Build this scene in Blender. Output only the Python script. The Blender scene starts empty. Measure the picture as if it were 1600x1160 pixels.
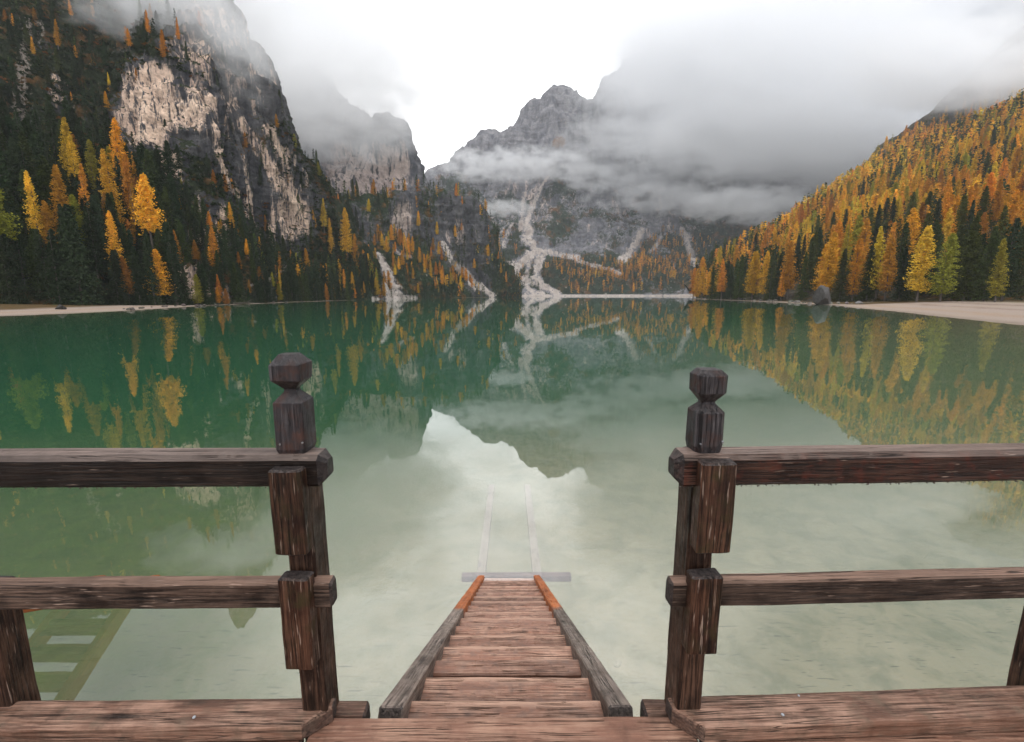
import bpy, bmesh, math, random
import numpy as np
from mathutils import Vector, Matrix

random.seed(7)
rng = np.random.default_rng(11)
R = math.radians
scene = bpy.context.scene
col = scene.collection

# ------------------------------------------------------------------ camera, sky, sun, exposure
CAM_Z = 4.09
PITCH = R(9.58)
FPX, CX, CY = 711.0, 797.0, 580.0            # photo pixels (1600 x 1160)
cam_d = bpy.data.cameras.new('camera')
cam = bpy.data.objects.new('camera', cam_d)
col.objects.link(cam)
cam.location = (0, 0, CAM_Z)
cam.rotation_euler = (R(90) - PITCH, 0, R(-0.24))
cam_d.sensor_width = 36.0
cam_d.lens = 16.0
cam_d.clip_start = 0.05
cam_d.clip_end = 20000
scene.camera = cam

scene.view_settings.view_transform = 'Standard'
scene.view_settings.look = 'None'
scene.view_settings.exposure = 0.58
scene.view_settings.gamma = 1.0
scene.view_settings.use_curve_mapping = False
cy = scene.cycles
cy.use_denoising = True
cy.volume_bounces = 10
cy.max_bounces = 10
cy.diffuse_bounces = 3
cy.glossy_bounces = 3
cy.transmission_bounces = 6
cy.transparent_max_bounces = 24
cy.volume_step_rate = 1.6
cy.volume_max_steps = 96
cy.sample_clamp_indirect = 4.0
cy.caustics_reflective = False
cy.caustics_refractive = False

SUN_EL, SUN_AZ = R(72), R(190)                 # azimuth from +Y towards +X
sun_d = bpy.data.lights.new('sun', 'SUN')
sun_d.energy = 0.55
sun_d.angle = R(30)
sun_d.color = (1.0, 0.96, 0.9)
sun = bpy.data.objects.new('sun', sun_d)
col.objects.link(sun)
sd = Vector((math.sin(SUN_AZ) * math.cos(SUN_EL), math.cos(SUN_AZ) * math.cos(SUN_EL), math.sin(SUN_EL)))
sun.rotation_euler = sd.to_track_quat('Z', 'Y').to_euler()


class NT:
    """small helper to wire node trees"""
    def __init__(self, tree):
        self.t = tree
        self.n = tree.nodes
        self.l = tree.links

    def add(self, typ, **kw):
        n = self.n.new(typ)
        for k, v in kw.items():
            setattr(n, k, v)
        return n

    def link(self, a, b):
        self.l.new(a, b)

    def val(self, sock, v):
        if isinstance(v, bpy.types.NodeSocket):
            self.l.new(v, sock)
        elif v is not None:
            sock.default_value = v

    def math(self, op, a, b=None, c=None, clamp=False):
        n = self.add('ShaderNodeMath', operation=op, use_clamp=clamp)
        self.val(n.inputs[0], a)
        if b is not None:
            self.val(n.inputs[1], b)
        if c is not None:
            self.val(n.inputs[2], c)
        return n.outputs[0]

    def vmath(self, op, a, b=None, out=0):
        n = self.add('ShaderNodeVectorMath', operation=op)
        self.val(n.inputs[0], a)
        if b is not None:
            self.val(n.inputs[1], b)
        return n.outputs[out]

    def noise(self, vec, scale, detail=4, rough=0.55, dist=0.0, out='Fac'):
        n = self.add('ShaderNodeTexNoise')
        self.val(n.inputs['Vector'], vec)
        n.inputs['Scale'].default_value = scale
        n.inputs['Detail'].default_value = detail
        n.inputs['Roughness'].default_value = rough
        n.inputs['Distortion'].default_value = dist
        return n.outputs[out]

    def voro(self, vec, scale, feature='F1', out='Distance'):
        n = self.add('ShaderNodeTexVoronoi', feature=feature)
        self.val(n.inputs['Vector'], vec)
        n.inputs['Scale'].default_value = scale
        return n.outputs[out]

    def remap(self, v, a, b, c=0.0, d=1.0, smooth=False):
        n = self.add('ShaderNodeMapRange', clamp=True)
        if smooth:
            n.interpolation_type = 'SMOOTHSTEP'
        self.val(n.inputs[0], v)
        n.inputs[1].default_value = a
        n.inputs[2].default_value = b
        n.inputs[3].default_value = c
        n.inputs[4].default_value = d
        return n.outputs[0]

    def mix(self, f, a, b, blend='MIX'):
        n = self.add('ShaderNodeMix', data_type='RGBA', blend_type=blend)
        self.val(n.inputs[0], f)
        for s, v in ((n.inputs[6], a), (n.inputs[7], b)):
            if isinstance(v, tuple) and len(v) == 3:
                v = (*v, 1)
            self.val(s, v)
        return n.outputs[2]

    def mapping(self, vec, scale=(1, 1, 1), loc=(0, 0, 0), rot=(0, 0, 0)):
        n = self.add('ShaderNodeMapping')
        self.val(n.inputs[0], vec)
        n.inputs['Location'].default_value = loc
        n.inputs['Rotation'].default_value = rot
        n.inputs['Scale'].default_value = scale
        return n.outputs[0]

    def bump(self, h, strength, dist, normal=None):
        n = self.add('ShaderNodeBump')
        n.inputs['Strength'].default_value = strength
        n.inputs['Distance'].default_value = dist
        self.val(n.inputs['Height'], h)
        if normal is not None:
            self.val(n.inputs['Normal'], normal)
        return n.outputs[0]


# overcast sky: Nishita daylight seen through a broken veil of bright cloud
world = bpy.data.worlds.new('World')
scene.world = world
world.use_nodes = True
w = NT(world.node_tree)
w.n.clear()
sky = w.add('ShaderNodeTexSky', sky_type='NISHITA')
sky.sun_disc = False
sky.sun_elevation = SUN_EL
sky.sun_rotation = SUN_AZ
gen = w.add('ShaderNodeTexCoord').outputs['Generated']
dirn = w.vmath('NORMALIZE', gen)
bright_dir = Vector((-0.02, 1, 0.56)).normalized()
dt = w.vmath('DOT_PRODUCT', dirn, tuple(bright_dir), out=1)
n1 = w.noise(w.mapping(dirn, scale=(1, 1, 1.6)), 2.6, 6, 0.55, 0.4)
n2 = w.noise(w.mapping(dirn, scale=(1, 1, 2.0), loc=(3, 1, 7)), 6.5, 7, 0.6, 0.3)
glow = w.remap(dt, 0.84, 0.985, 0, 1, True)
sepz = w.add('ShaderNodeSeparateXYZ')
w.link(dirn, sepz.inputs[0])
zen = w.remap(sepz.outputs[2], 0.45, 1.0, 0, 1, True)
lum = w.math('ADD', 0.50, w.math('MULTIPLY', glow, 1.35))
lum = w.math('ADD', lum, w.math('MULTIPLY', zen, 0.75))
back_fill = w.vmath('DOT_PRODUCT', dirn, tuple(Vector((0.1, -1, 0.55)).normalized()), out=1)
lum = w.math('ADD', lum, w.math('MULTIPLY', w.remap(back_fill, 0.25, 0.95, 0, 1, True), 0.8))  # extra sky brightness added behind the camera to light mist and slopes
var = w.math('ADD', w.remap(n1, 0.3, 0.7, 0.70, 1.22), w.remap(n2, 0.3, 0.7, -0.14, 0.14))
lum = w.math('MULTIPLY', lum, var)
tint = w.mix(w.remap(lum, 0.5, 1.2), (0.93, 0.975, 1.06), (1.0, 1.0, 1.0))
cloudc = w.vmath('MULTIPLY', tint, (1, 1, 1))
sc_ = w.add('ShaderNodeVectorMath', operation='SCALE')
w.link(cloudc, sc_.inputs[0])
w.link(lum, sc_.inputs[3])
bg1 = w.add('ShaderNodeBackground')
w.link(sky.outputs[0], bg1.inputs[0])
bg1.inputs[1].default_value = 0.10
bg2 = w.add('ShaderNodeBackground')
w.link(sc_.outputs[0], bg2.inputs[0])
bg2.inputs[1].default_value = 1.0
mx = w.add('ShaderNodeMixShader')
mx.inputs[0].default_value = 0.93
w.link(bg1.outputs[0], mx.inputs[1])
w.link(bg2.outputs[0], mx.inputs[2])
wo = w.add('ShaderNodeOutputWorld')
w.link(mx.outputs[0], wo.inputs[0])


# ------------------------------------------------------------------ helpers
def proj(P):
    """world points -> photo pixels and forward depth"""
    P = np.asarray(P, float)
    x, y, z = P[..., 0], P[..., 1], P[..., 2] - CAM_Z
    d = y * math.cos(PITCH) - z * math.sin(PITCH)
    u = y * math.sin(PITCH) + z * math.cos(PITCH)
    dd = np.where(d > 0.01, d, 0.01)
    return CX + FPX * x / dd, CY - FPX * u / dd, d


def at(px, py, Y):
    """a point of the landscape seen under a pixel, at forward distance Y"""
    xc, yc = (px - CX) / FPX, (CY - py) / FPX
    dy = math.cos(PITCH) + yc * math.sin(PITCH)
    dz = -math.sin(PITCH) + yc * math.cos(PITCH)
    s = Y / dy
    return (xc * s, Y, CAM_Z + dz * s)


def tag(o, label=None, cat=None, group=None, kind=None):
    if label:
        o['label'] = label
    if cat:
        o['category'] = cat
    if group:
        o['group'] = group
    if kind:
        o['kind'] = kind
    return o


def empty(name, loc, rz=0.0):
    o = bpy.data.objects.new(name, None)
    o.empty_display_size = 0.2
    o.location = loc
    o.rotation_euler = (0, 0, rz)
    col.objects.link(o)
    return o


def link_mesh(name, me, mat=None, parent=None):
    if mat is not None and len(me.materials) == 0:
        me.materials.append(mat)
    o = bpy.data.objects.new(name, me)
    col.objects.link(o)
    if parent is not None:
        o.parent = parent
    return o


def mesh_np(name, V, F, smooth=False):
    """V (n,3), F (m,k) -> mesh"""
    V = np.ascontiguousarray(V, np.float32)
    F = np.ascontiguousarray(F, np.int32)
    me = bpy.data.meshes.new(name)
    k = F.shape[1]
    me.vertices.add(len(V))
    me.vertices.foreach_set('co', V.ravel())
    me.loops.add(F.size)
    me.loops.foreach_set('vertex_index', F.ravel())
    me.polygons.add(len(F))
    me.polygons.foreach_set('loop_start', np.arange(0, F.size, k, dtype=np.int32))
    me.polygons.foreach_set('loop_total', np.full(len(F), k, np.int32))
    me.polygons.foreach_set('use_smooth', np.full(len(F), smooth, bool))
    me.update(calc_edges=True)
    me.validate()
    return me


def hash3(ix, iy, iz, seed):
    h = (ix.astype(np.int64) * 374761393 + iy.astype(np.int64) * 668265263 + iz.astype(np.int64) * 1440662683 + seed * 974634777) & 0xFFFFFFFF
    h = ((h ^ (h >> 13)) * 1274126177) & 0xFFFFFFFF
    h = h ^ (h >> 16)
    return (h & 0xFFFFFF) / float(0xFFFFFF)


def vnoise(P, seed=0):
    P = np.asarray(P, float)
    i = np.floor(P).astype(np.int64)
    f = P - i
    f = f * f * f * (f * (f * 6 - 15) + 10)
    out = 0
    for dx in (0, 1):
        wx = f[..., 0] if dx else 1 - f[..., 0]
        for dy in (0, 1):
            wy = f[..., 1] if dy else 1 - f[..., 1]
            for dz in (0, 1):
                wz = f[..., 2] if dz else 1 - f[..., 2]
                out = out + wx * wy * wz * hash3(i[..., 0] + dx, i[..., 1] + dy, i[..., 2] + dz, seed)
    return out * 2 - 1


def fbm(P, octs=5, gain=0.5, seed=0, ridged=False):
    a, s, tot = 1.0, 0.0, 0.0
    P = np.asarray(P, float)
    for o in range(octs):
        n = vnoise(P * (2.03 ** o) + o * 17.3, seed + o)
        if ridged:
            n = 1 - 2 * np.abs(n)
        s = s + a * n
        tot += a
        a *= gain
    return s / tot


def sstep(x, a, b):
    t = np.clip((x - a) / (b - a), 0, 1)
    return t * t * (3 - 2 * t)


def poly_d(px, py, pts, w0, w1):
    """soft mask: distance to a polyline whose half width runs from w0 to w1"""
    best = np.full(px.shape, 0.0)
    n = len(pts) - 1
    for k in range(n):
        (ax, ay), (bx, by) = pts[k], pts[k + 1]
        dx, dy = bx - ax, by - ay
        t = np.clip(((px - ax) * dx + (py - ay) * dy) / (dx * dx + dy * dy + 1e-9), 0, 1)
        d = np.hypot(px - ax - t * dx, py - ay - t * dy)
        wd = w0 + (w1 - w0) * (k + t) / n
        best = np.maximum(best, np.clip(1.5 - d / wd, 0, 1))
    return best


def catmull(a, t):
    """a: (n, ...) samples, t in [0, n-1]"""
    n = len(a)
    i = np.clip(np.floor(t).astype(int), 0, n - 2)
    f = (t - i).reshape((-1,) + (1,) * (a.ndim - 1))
    p0, p1, p2, p3 = a[np.clip(i - 1, 0, n - 1)], a[i], a[i + 1], a[np.clip(i + 2, 0, n - 1)]
    return 0.5 * (2 * p1 + (p2 - p0) * f + (2 * p0 - 5 * p1 + 4 * p2 - p3) * f * f + (3 * p1 - p0 - 3 * p2 + p3) * f ** 3)


class Land:
    """a mountain: rows of control points lofted into a surface and roughened"""
    def __init__(self, rows, nu, nv, disp, seed, vfreq=None):
        A = np.array([[p for p in r] for r in rows], float)          # R x C x 3
        S = catmull(A, np.linspace(0, A.shape[0] - 1, nv))           # nv x C x 3
        S = catmull(np.swapaxes(S, 0, 1), np.linspace(0, A.shape[1] - 1, nu))   # nu x nv x 3
        S = np.swapaxes(S, 0, 1).copy()
        self.nu, self.nv = nu, nv
        self.v = np.repeat(np.linspace(0, A.shape[0] - 1, nv)[:, None], nu, 1)
        du = np.gradient(S, axis=1)
        dv = np.gradient(S, axis=0)
        N = np.cross(du, dv)
        N /= np.linalg.norm(N, axis=2, keepdims=True) + 1e-9
        amp = sstep(self.v, 0.0, 0.5)
        for (sc, h, kind, zs) in disp:
            Q = S / sc
            Q[..., 2] *= zs
            d = fbm(Q, 5, 0.5, seed, kind == 'r')
            seed += 31
            S = S + N * (d * h * amp)[..., None]
        self.S = S
        du = np.gradient(S, axis=1)
        dv = np.gradient(S, axis=0)
        N = np.cross(du, dv)
        self.area = np.linalg.norm(N, axis=2)
        self.N = N / (self.area[..., None] + 1e-9)
        self.px, self.py, self.d = proj(S)

    def build(self, name, mat, cover):
        nu, nv = self.nu, self.nv
        idx = np.arange(nu * nv).reshape(nv, nu)
        F = np.stack([idx[:-1, :-1], idx[:-1, 1:], idx[1:, 1:], idx[1:, :-1]], -1).reshape(-1, 4)
        me = mesh_np(name, self.S.reshape(-1, 3), F, True)
        a = me.attributes.new('cover', 'FLOAT_COLOR', 'POINT')
        a.data.foreach_set('color', np.ascontiguousarray(cover.reshape(-1, 4), np.float32).ravel())
        o = link_mesh(name, me, mat)
        tag(o, kind='structure')
        return o

    def pick(self, px, py, rmax=14):
        """the nearest visible surface point under a pixel"""
        e = np.hypot(self.px - px, self.py - py)
        m = (e < rmax) & (self.d > 0)
        if not m.any():
            i = np.unravel_index(np.argmin(e), e.shape)
            return self.S[i]
        dm = np.where(m, self.d + e * 2.0, 1e9)
        i = np.unravel_index(np.argmin(dm), dm.shape)
        return self.S[i]

    def scatter(self, n, weight):
        """n points drawn from the cells, by area times weight"""
        p = (self.area * weight).ravel()
        p = np.clip(p, 0, None)
        c = np.cumsum(p)
        k = np.searchsorted(c, rng.random(n) * c[-1])
        k = np.clip(k, 0, len(c) - 1)
        r, q = np.unravel_index(k, self.area.shape)
        r2, q2 = np.clip(r + 1, 0, self.nv - 1), np.clip(q + 1, 0, self.nu - 1)
        f, g = rng.random((n, 1)), rng.random((n, 1))
        S = self.S
        P = (S[r, q] * (1 - f) + S[r, q2] * f) * (1 - g) + (S[r2, q] * (1 - f) + S[r2, q2] * f) * g
        return P


# ------------------------------------------------------------------ materials
def new_mat(name):
    m = bpy.data.materials.new(name)
    m.use_nodes = True
    t = NT(m.node_tree)
    t.n.clear()
    out = t.add('ShaderNodeOutputMaterial')
    return m, t, out


def principled(t, out, base, rough=0.8, normal=None, spec=0.3):
    b = t.add('ShaderNodeBsdfPrincipled')
    t.val(b.inputs['Base Color'], (*base, 1) if isinstance(base, tuple) and len(base) == 3 else base)
    t.val(b.inputs['Roughness'], rough)
    b.inputs['Specular IOR Level'].default_value = spec
    if normal is not None:
        t.link(normal, b.inputs['Normal'])
    t.link(b.outputs[0], out.inputs[0])
    return b


def rock_material(name, scale, pale, dark, mid, green, scree, autumn, streak=8.0):
    """mountain surface: cover = (green, scree, autumn, pale cliff)"""
    m, t, out = new_mat(name)
    pos = t.add('ShaderNodeNewGeometry').outputs['Position']
    att = t.add('ShaderNodeAttribute', attribute_name='cover')
    sep = t.add('ShaderNodeSeparateColor')
    t.link(att.outputs['Color'], sep.inputs[0])
    g, s, au, pl = sep.outputs[0], sep.outputs[1], sep.outputs[2], att.outputs['Alpha']
    st = t.mapping(pos, scale=(1 / scale, 1 / scale, 1 / (scale * streak)))
    stA = t.noise(st, 1.0, 8, 0.62, 0.3)
    stB = t.noise(t.mapping(st, scale=(3.3, 3.3, 4.0)), 1.0, 6, 0.6)
    blot = t.noise(t.mapping(pos, scale=(1 / (scale * 4),) * 3), 1.0, 7, 0.62)
    fine = t.noise(t.mapping(pos, scale=(1 / (scale * 0.35),) * 3), 1.0, 8, 0.68)
    strata = t.noise(t.mapping(pos, scale=(1 / (scale * 6), 1 / (scale * 6), 1 / (scale * 0.55)), rot=(0.25, 0.18, 0)), 1.0, 5, 0.6)
    rock = t.mix(t.remap(stA, 0.36, 0.62), dark, mid)
    rock = t.mix(t.remap(strata, 0.45, 0.68, 0, 0.55), rock, tuple(c * 0.5 for c in dark))
    pm = t.math('ADD', pl, t.math('MULTIPLY', t.math('SUBTRACT', stA, 0.5), 2.2))
    pm = t.math('ADD', pm, t.math('MULTIPLY', t.math('SUBTRACT', stB, 0.5), 1.0))
    pcol = t.mix(t.remap(blot, 0.4, 0.62), pale, tuple(c * k for c, k in zip(pale, (0.62, 0.60, 0.62))))
    pcol = t.mix(t.remap(stB, 0.52, 0.60), pcol, (0.085, 0.082, 0.088))
    rock = t.mix(t.remap(pm, 0.42, 0.62), rock, pcol)
    rock = t.mix(t.remap(fine, 0.36, 0.66, 0, 0.8), t.vmath('MULTIPLY', rock, (1.25, 1.25, 1.25)), t.vmath('MULTIPLY', rock, (0.62, 0.62, 0.63)))
    gm = t.math('ADD', g, t.math('MULTIPLY', t.math('SUBTRACT', blot, 0.5), 1.9))
    gm = t.math('ADD', gm, t.math('MULTIPLY', t.math('SUBTRACT', fine, 0.5), 1.3))
    gcol = t.mix(t.remap(fine, 0.35, 0.7), tuple(c * 0.45 for c in green), tuple(c * 1.45 for c in green))
    gcol = t.mix(t.remap(t.noise(t.mapping(pos, scale=(1 / (scale * 1.4),) * 3, loc=(9, 4, 1)), 1.0, 5), 0.52, 0.68), gcol, autumn)
    am = t.math('ADD', au, t.math('MULTIPLY', t.math('SUBTRACT', fine, 0.5), 1.6))
    c = t.mix(t.remap(gm, 0.45, 0.62), rock, gcol)
    c = t.mix(t.remap(am, 0.5, 0.7), c, autumn)
    sm = t.math('ADD', s, t.math('ADD', t.math('MULTIPLY', t.math('SUBTRACT', fine, 0.5), 2.8), t.math('MULTIPLY', t.math('SUBTRACT', stB, 0.5), 1.8)))
    scol = t.mix(t.remap(stB, 0.35, 0.7), scree, tuple(k * 0.6 for k in scree))
    c = t.mix(t.remap(sm, 0.38, 0.74), c, scol)
    h = t.math('ADD', t.math('MULTIPLY', stA, 1.0), t.math('MULTIPLY', fine, 0.8))
    h = t.math('ADD', h, t.math('MULTIPLY', strata, 0.6))
    nb = t.bump(h, 0.9, scale * 0.55)
    principled(t, out, c, 0.95, nb, 0.1)
    return m


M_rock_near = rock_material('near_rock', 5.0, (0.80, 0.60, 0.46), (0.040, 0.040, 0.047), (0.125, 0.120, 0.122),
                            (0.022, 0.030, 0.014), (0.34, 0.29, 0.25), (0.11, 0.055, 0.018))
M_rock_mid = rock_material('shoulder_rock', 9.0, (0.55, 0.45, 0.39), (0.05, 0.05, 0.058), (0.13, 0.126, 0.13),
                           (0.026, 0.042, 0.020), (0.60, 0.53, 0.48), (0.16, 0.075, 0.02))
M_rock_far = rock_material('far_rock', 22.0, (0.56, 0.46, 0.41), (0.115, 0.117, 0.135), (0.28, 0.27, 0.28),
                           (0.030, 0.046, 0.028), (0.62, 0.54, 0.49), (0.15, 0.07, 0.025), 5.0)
M_forest_floor = rock_material('forest_floor', 4.0, (0.3, 0.27, 0.24), (0.05, 0.045, 0.04), (0.10, 0.09, 0.07),
                               (0.030, 0.034, 0.014), (0.3, 0.26, 0.22), (0.12, 0.06, 0.02))


def foliage_material(name, from_attr):
    m, t, out = new_mat(name)
    if from_attr:
        c = t.add('ShaderNodeAttribute', attribute_name='tint').outputs['Color']
    else:
        c = t.add('ShaderNodeObjectInfo').outputs['Color']
    pos = t.add('ShaderNodeNewGeometry').outputs['Position']
    n = t.noise(pos, 0.55, 4, 0.6)
    n2 = t.noise(pos, 3.0, 2, 0.5)
    k = t.math('MULTIPLY', t.remap(n, 0.3, 0.7, 0.62, 1.42), t.remap(n2, 0.3, 0.7, 0.7, 1.3))
    s = t.add('ShaderNodeVectorMath', operation='SCALE')
    t.link(c, s.inputs[0])
    t.link(k, s.inputs[3])
    d = t.add('ShaderNodeBsdfDiffuse')
    tr = t.add('ShaderNodeBsdfTranslucent')
    t.link(s.outputs[0], d.inputs[0])
    t.link(s.outputs[0], tr.inputs[0])
    mxs = t.add('ShaderNodeMixShader')
    mxs.inputs[0].default_value = 0.22
    t.link(d.outputs[0], mxs.inputs[1])
    t.link(tr.outputs[0], mxs.inputs[2])
    t.link(mxs.outputs[0], out.inputs[0])
    return m


M_leaf = foliage_material('needles', False)
M_leaf_mass = foliage_material('needles_of_the_forest', True)


def bark_material():
    m, t, out = new_mat('bark')
    pos = t.add('ShaderNodeTexCoord').outputs['Object']
    n = t.noise(t.mapping(pos, scale=(60, 60, 8)), 1.0, 5)
    principled(t, out, t.mix(n, (0.05, 0.04, 0.035), (0.17, 0.14, 0.12)), 0.95)
    return m


M_bark = bark_material()


def wood_material(name, axis, dark, mid, light, wear=0.35, rough=0.62, top=None, stain=None, fleck=0.0, grime=0.0, fine=1.0, nose=None, foot=None, checks=0.85):
    """weathered timber; grain runs along the local axis"""
    m, t, out = new_mat(name)
    oc = t.add('ShaderNodeTexCoord').outputs['Object']
    rnd = t.add('ShaderNodeObjectInfo').outputs['Random']
    comb = t.add('ShaderNodeCombineXYZ')
    for k, f in enumerate((37.0, 91.0, 53.0)):
        t.link(t.math('MULTIPLY', rnd, f), comb.inputs[k])
    p = t.vmath('ADD', oc, comb.outputs[0])
    sc = [26.0 * fine, 26.0 * fine, 26.0 * fine]
    sc[axis] = 1.6
    fs = [120.0, 120.0, 120.0]
    fs[axis] = 5.0
    grain = t.noise(t.mapping(p, scale=tuple(sc)), 1.0, 8, 0.65, 0.6)
    fibre = t.noise(t.mapping(p, scale=tuple(fs)), 1.0, 5, 0.6, 0.2)
    blot = t.noise(p, 5.0, 6, 0.6)
    blot2 = t.noise(p, 17.0, 5, 0.6)
    c = t.mix(t.remap(grain, 0.35, 0.65), dark, mid)
    wm = t.math('ADD', t.math('MULTIPLY', fibre, 0.6), t.math('MULTIPLY', blot, 0.6))
    c = t.mix(t.remap(wm, 0.62 - wear * 0.2, 0.82 - wear * 0.2, 0, 0.85), c, light)
    if stain:
        c = t.mix(t.remap(blot2, 0.5, 0.72, 0, 0.75), c, stain)
    if fleck > 0:
        fl = [120.0, 120.0, 120.0]
        fl[axis] = 10.0
        fk = t.noise(t.mapping(p, scale=tuple(fl)), 1.0, 3, 0.5)
        c = t.mix(t.remap(fk, 0.72 - fleck * 0.1, 0.80 - fleck * 0.1, 0, 0.7), c, (0.34, 0.25, 0.20))
    if grime > 0:
        c = t.mix(t.remap(t.noise(p, 9.0, 5, 0.65), 0.55, 0.75, 0, grime), c, tuple(k * 0.35 for k in dark))
    kn = [7.5, 7.5, 7.5]
    kn[axis] = 2.1
    kv = t.voro(t.mapping(p, scale=tuple(kn), loc=(2, 9, 4)), 1.0)
    c = t.mix(t.remap(kv, 0.07, 0.16, 0.8, 0.0), c, tuple(k * 0.5 for k in dark))
    br = t.remap(rnd, 0.0, 1.0, 0.72, 1.22)
    cs_ = t.add('ShaderNodeVectorMath', operation='SCALE')
    t.link(c, cs_.inputs[0])
    t.link(br, cs_.inputs[3])
    c = cs_.outputs[0]
    # checks: long thin dark cracks
    ks = [55.0, 55.0, 55.0]
    ks[axis] = 1.1
    ck = t.noise(t.mapping(p, scale=tuple(ks), loc=(3, 5, 7)), 1.0, 4, 0.5, 1.2)
    crack = t.remap(t.math('ABSOLUTE', t.math('SUBTRACT', ck, 0.5)), 0.0, 0.028, 1.0, 0.0)
    crack = t.math('MULTIPLY', crack, t.remap(blot, 0.45, 0.58))
    c = t.mix(t.math('MULTIPLY', crack, checks), c, (0.012, 0.010, 0.010))
    so = t.add('ShaderNodeSeparateXYZ')
    t.link(oc, so.inputs[0])
    if nose:                       # trodden board: worn pale along the nosing, step shade painted dark along the back
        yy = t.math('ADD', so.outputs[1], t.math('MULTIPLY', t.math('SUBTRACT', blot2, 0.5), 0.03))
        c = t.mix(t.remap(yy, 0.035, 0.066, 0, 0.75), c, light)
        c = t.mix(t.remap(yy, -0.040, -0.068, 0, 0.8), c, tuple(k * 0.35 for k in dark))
    if foot:                       # fresh orange wood where the water keeps it bare
        fy = t.math('ADD', so.outputs[1], t.math('MULTIPLY', t.math('SUBTRACT', blot, 0.5), 0.5))
        fc = t.mix(t.remap(grain, 0.35, 0.65), (0.24, 0.066, 0.022), (0.50, 0.15, 0.045))
        c = t.mix(t.remap(fy, foot, foot + 0.14, 0, 1), c, fc)
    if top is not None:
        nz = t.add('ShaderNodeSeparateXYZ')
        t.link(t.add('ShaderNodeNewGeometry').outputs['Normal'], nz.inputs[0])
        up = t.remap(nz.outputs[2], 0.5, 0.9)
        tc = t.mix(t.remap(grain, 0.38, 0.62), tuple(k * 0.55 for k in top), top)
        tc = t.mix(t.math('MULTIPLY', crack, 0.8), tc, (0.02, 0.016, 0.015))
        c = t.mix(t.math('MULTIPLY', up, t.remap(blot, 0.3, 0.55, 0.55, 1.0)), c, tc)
    ns = t.add('ShaderNodeSeparateXYZ')
    t.link(t.add('ShaderNodeTexCoord').outputs['Normal'], ns.inputs[0])
    eg = t.remap(t.math('ABSOLUTE', ns.outputs[axis]), 0.55, 0.75)
    ring = t.noise(p, 70.0, 4, 0.6)
    c = t.mix(t.math('MULTIPLY', eg, 0.85), c, t.mix(t.remap(ring, 0.35, 0.65), (0.012, 0.011, 0.012), (0.060, 0.050, 0.048)))
    h = t.math('ADD', t.math('MULTIPLY', fibre, 0.5), t.math('MULTIPLY', grain, 0.7))
    h = t.math('SUBTRACT', h, t.math('MULTIPLY', crack, 1.1))
    nb = t.bump(h, 0.9, 0.008)
    rg = t.remap(blot2, 0.35, 0.7, rough - 0.18, rough + 0.15)
    principled(t, out, c, rg, nb, 0.22)
    return m


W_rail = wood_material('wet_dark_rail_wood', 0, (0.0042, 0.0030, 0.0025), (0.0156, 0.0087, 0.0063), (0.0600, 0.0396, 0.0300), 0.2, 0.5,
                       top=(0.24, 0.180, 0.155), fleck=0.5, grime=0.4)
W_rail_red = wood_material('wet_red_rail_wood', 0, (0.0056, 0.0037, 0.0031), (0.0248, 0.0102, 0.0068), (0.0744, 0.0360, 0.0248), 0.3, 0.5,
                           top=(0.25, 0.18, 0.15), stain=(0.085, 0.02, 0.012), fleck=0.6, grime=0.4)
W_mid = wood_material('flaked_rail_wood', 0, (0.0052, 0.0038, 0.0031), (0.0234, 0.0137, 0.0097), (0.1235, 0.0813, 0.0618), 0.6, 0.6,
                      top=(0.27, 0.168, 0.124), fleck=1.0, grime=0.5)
W_post = wood_material('wet_post_wood', 2, (0.0056, 0.0034, 0.0028), (0.027, 0.0122, 0.0080), (0.115, 0.062, 0.041), 0.45, 0.55,
                       fleck=0.8, grime=0.6)
W_block = wood_material('block_wood', 2, (0.0065, 0.0039, 0.0033), (0.031, 0.0122, 0.0076), (0.115, 0.056, 0.035), 0.45, 0.55,
                        stain=(0.035, 0.028, 0.010), fleck=1.0, grime=0.4)
W_cap = wood_material('grey_carved_wood', 2, (0.0144, 0.0128, 0.0144), (0.0400, 0.0352, 0.0384), (0.0960, 0.0864, 0.0904), 0.3, 0.5,
                      stain=(0.07, 0.030, 0.020), grime=0.6, fine=0.5)
W_board = wood_material('worn_board_wood', 0, (0.040, 0.021, 0.0145), (0.160, 0.081, 0.054), (0.33, 0.20, 0.145), 0.45, 0.5,
                        stain=(0.12, 0.085, 0.06), grime=0.65)
W_deck = wood_material('worn_deck_wood', 0, (0.1260, 0.0612, 0.0414), (0.2250, 0.1098, 0.0738), (0.3780, 0.2250, 0.1575), 0.45, 0.55, grime=0.6, fine=0.7)
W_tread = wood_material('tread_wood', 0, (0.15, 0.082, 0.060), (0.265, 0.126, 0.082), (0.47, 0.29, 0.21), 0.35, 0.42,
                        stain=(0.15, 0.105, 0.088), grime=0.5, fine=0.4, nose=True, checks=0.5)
W_string = wood_material('grey_stringer_wood', 1, (0.05, 0.036, 0.030), (0.15, 0.110, 0.090), (0.33, 0.26, 0.22), 0.6, 0.6, grime=0.4, foot=-0.47)
W_sunk = wood_material('sunken_wood', 1, (0.19, 0.165, 0.12), (0.26, 0.225, 0.165), (0.30, 0.265, 0.20), 0.4, 0.9)
W_beam = wood_material('pier_timber', 0, (0.02, 0.013, 0.011), (0.06, 0.034, 0.026), (0.14, 0.09, 0.07), 0.4, 0.7, grime=0.5)


def metal_material():
    m, t, out = new_mat('nail_metal')
    b = principled(t, out, (0.35, 0.36, 0.38), 0.4)
    b.inputs['Metallic'].default_value = 0.8
    return m


M_metal = metal_material()


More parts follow.
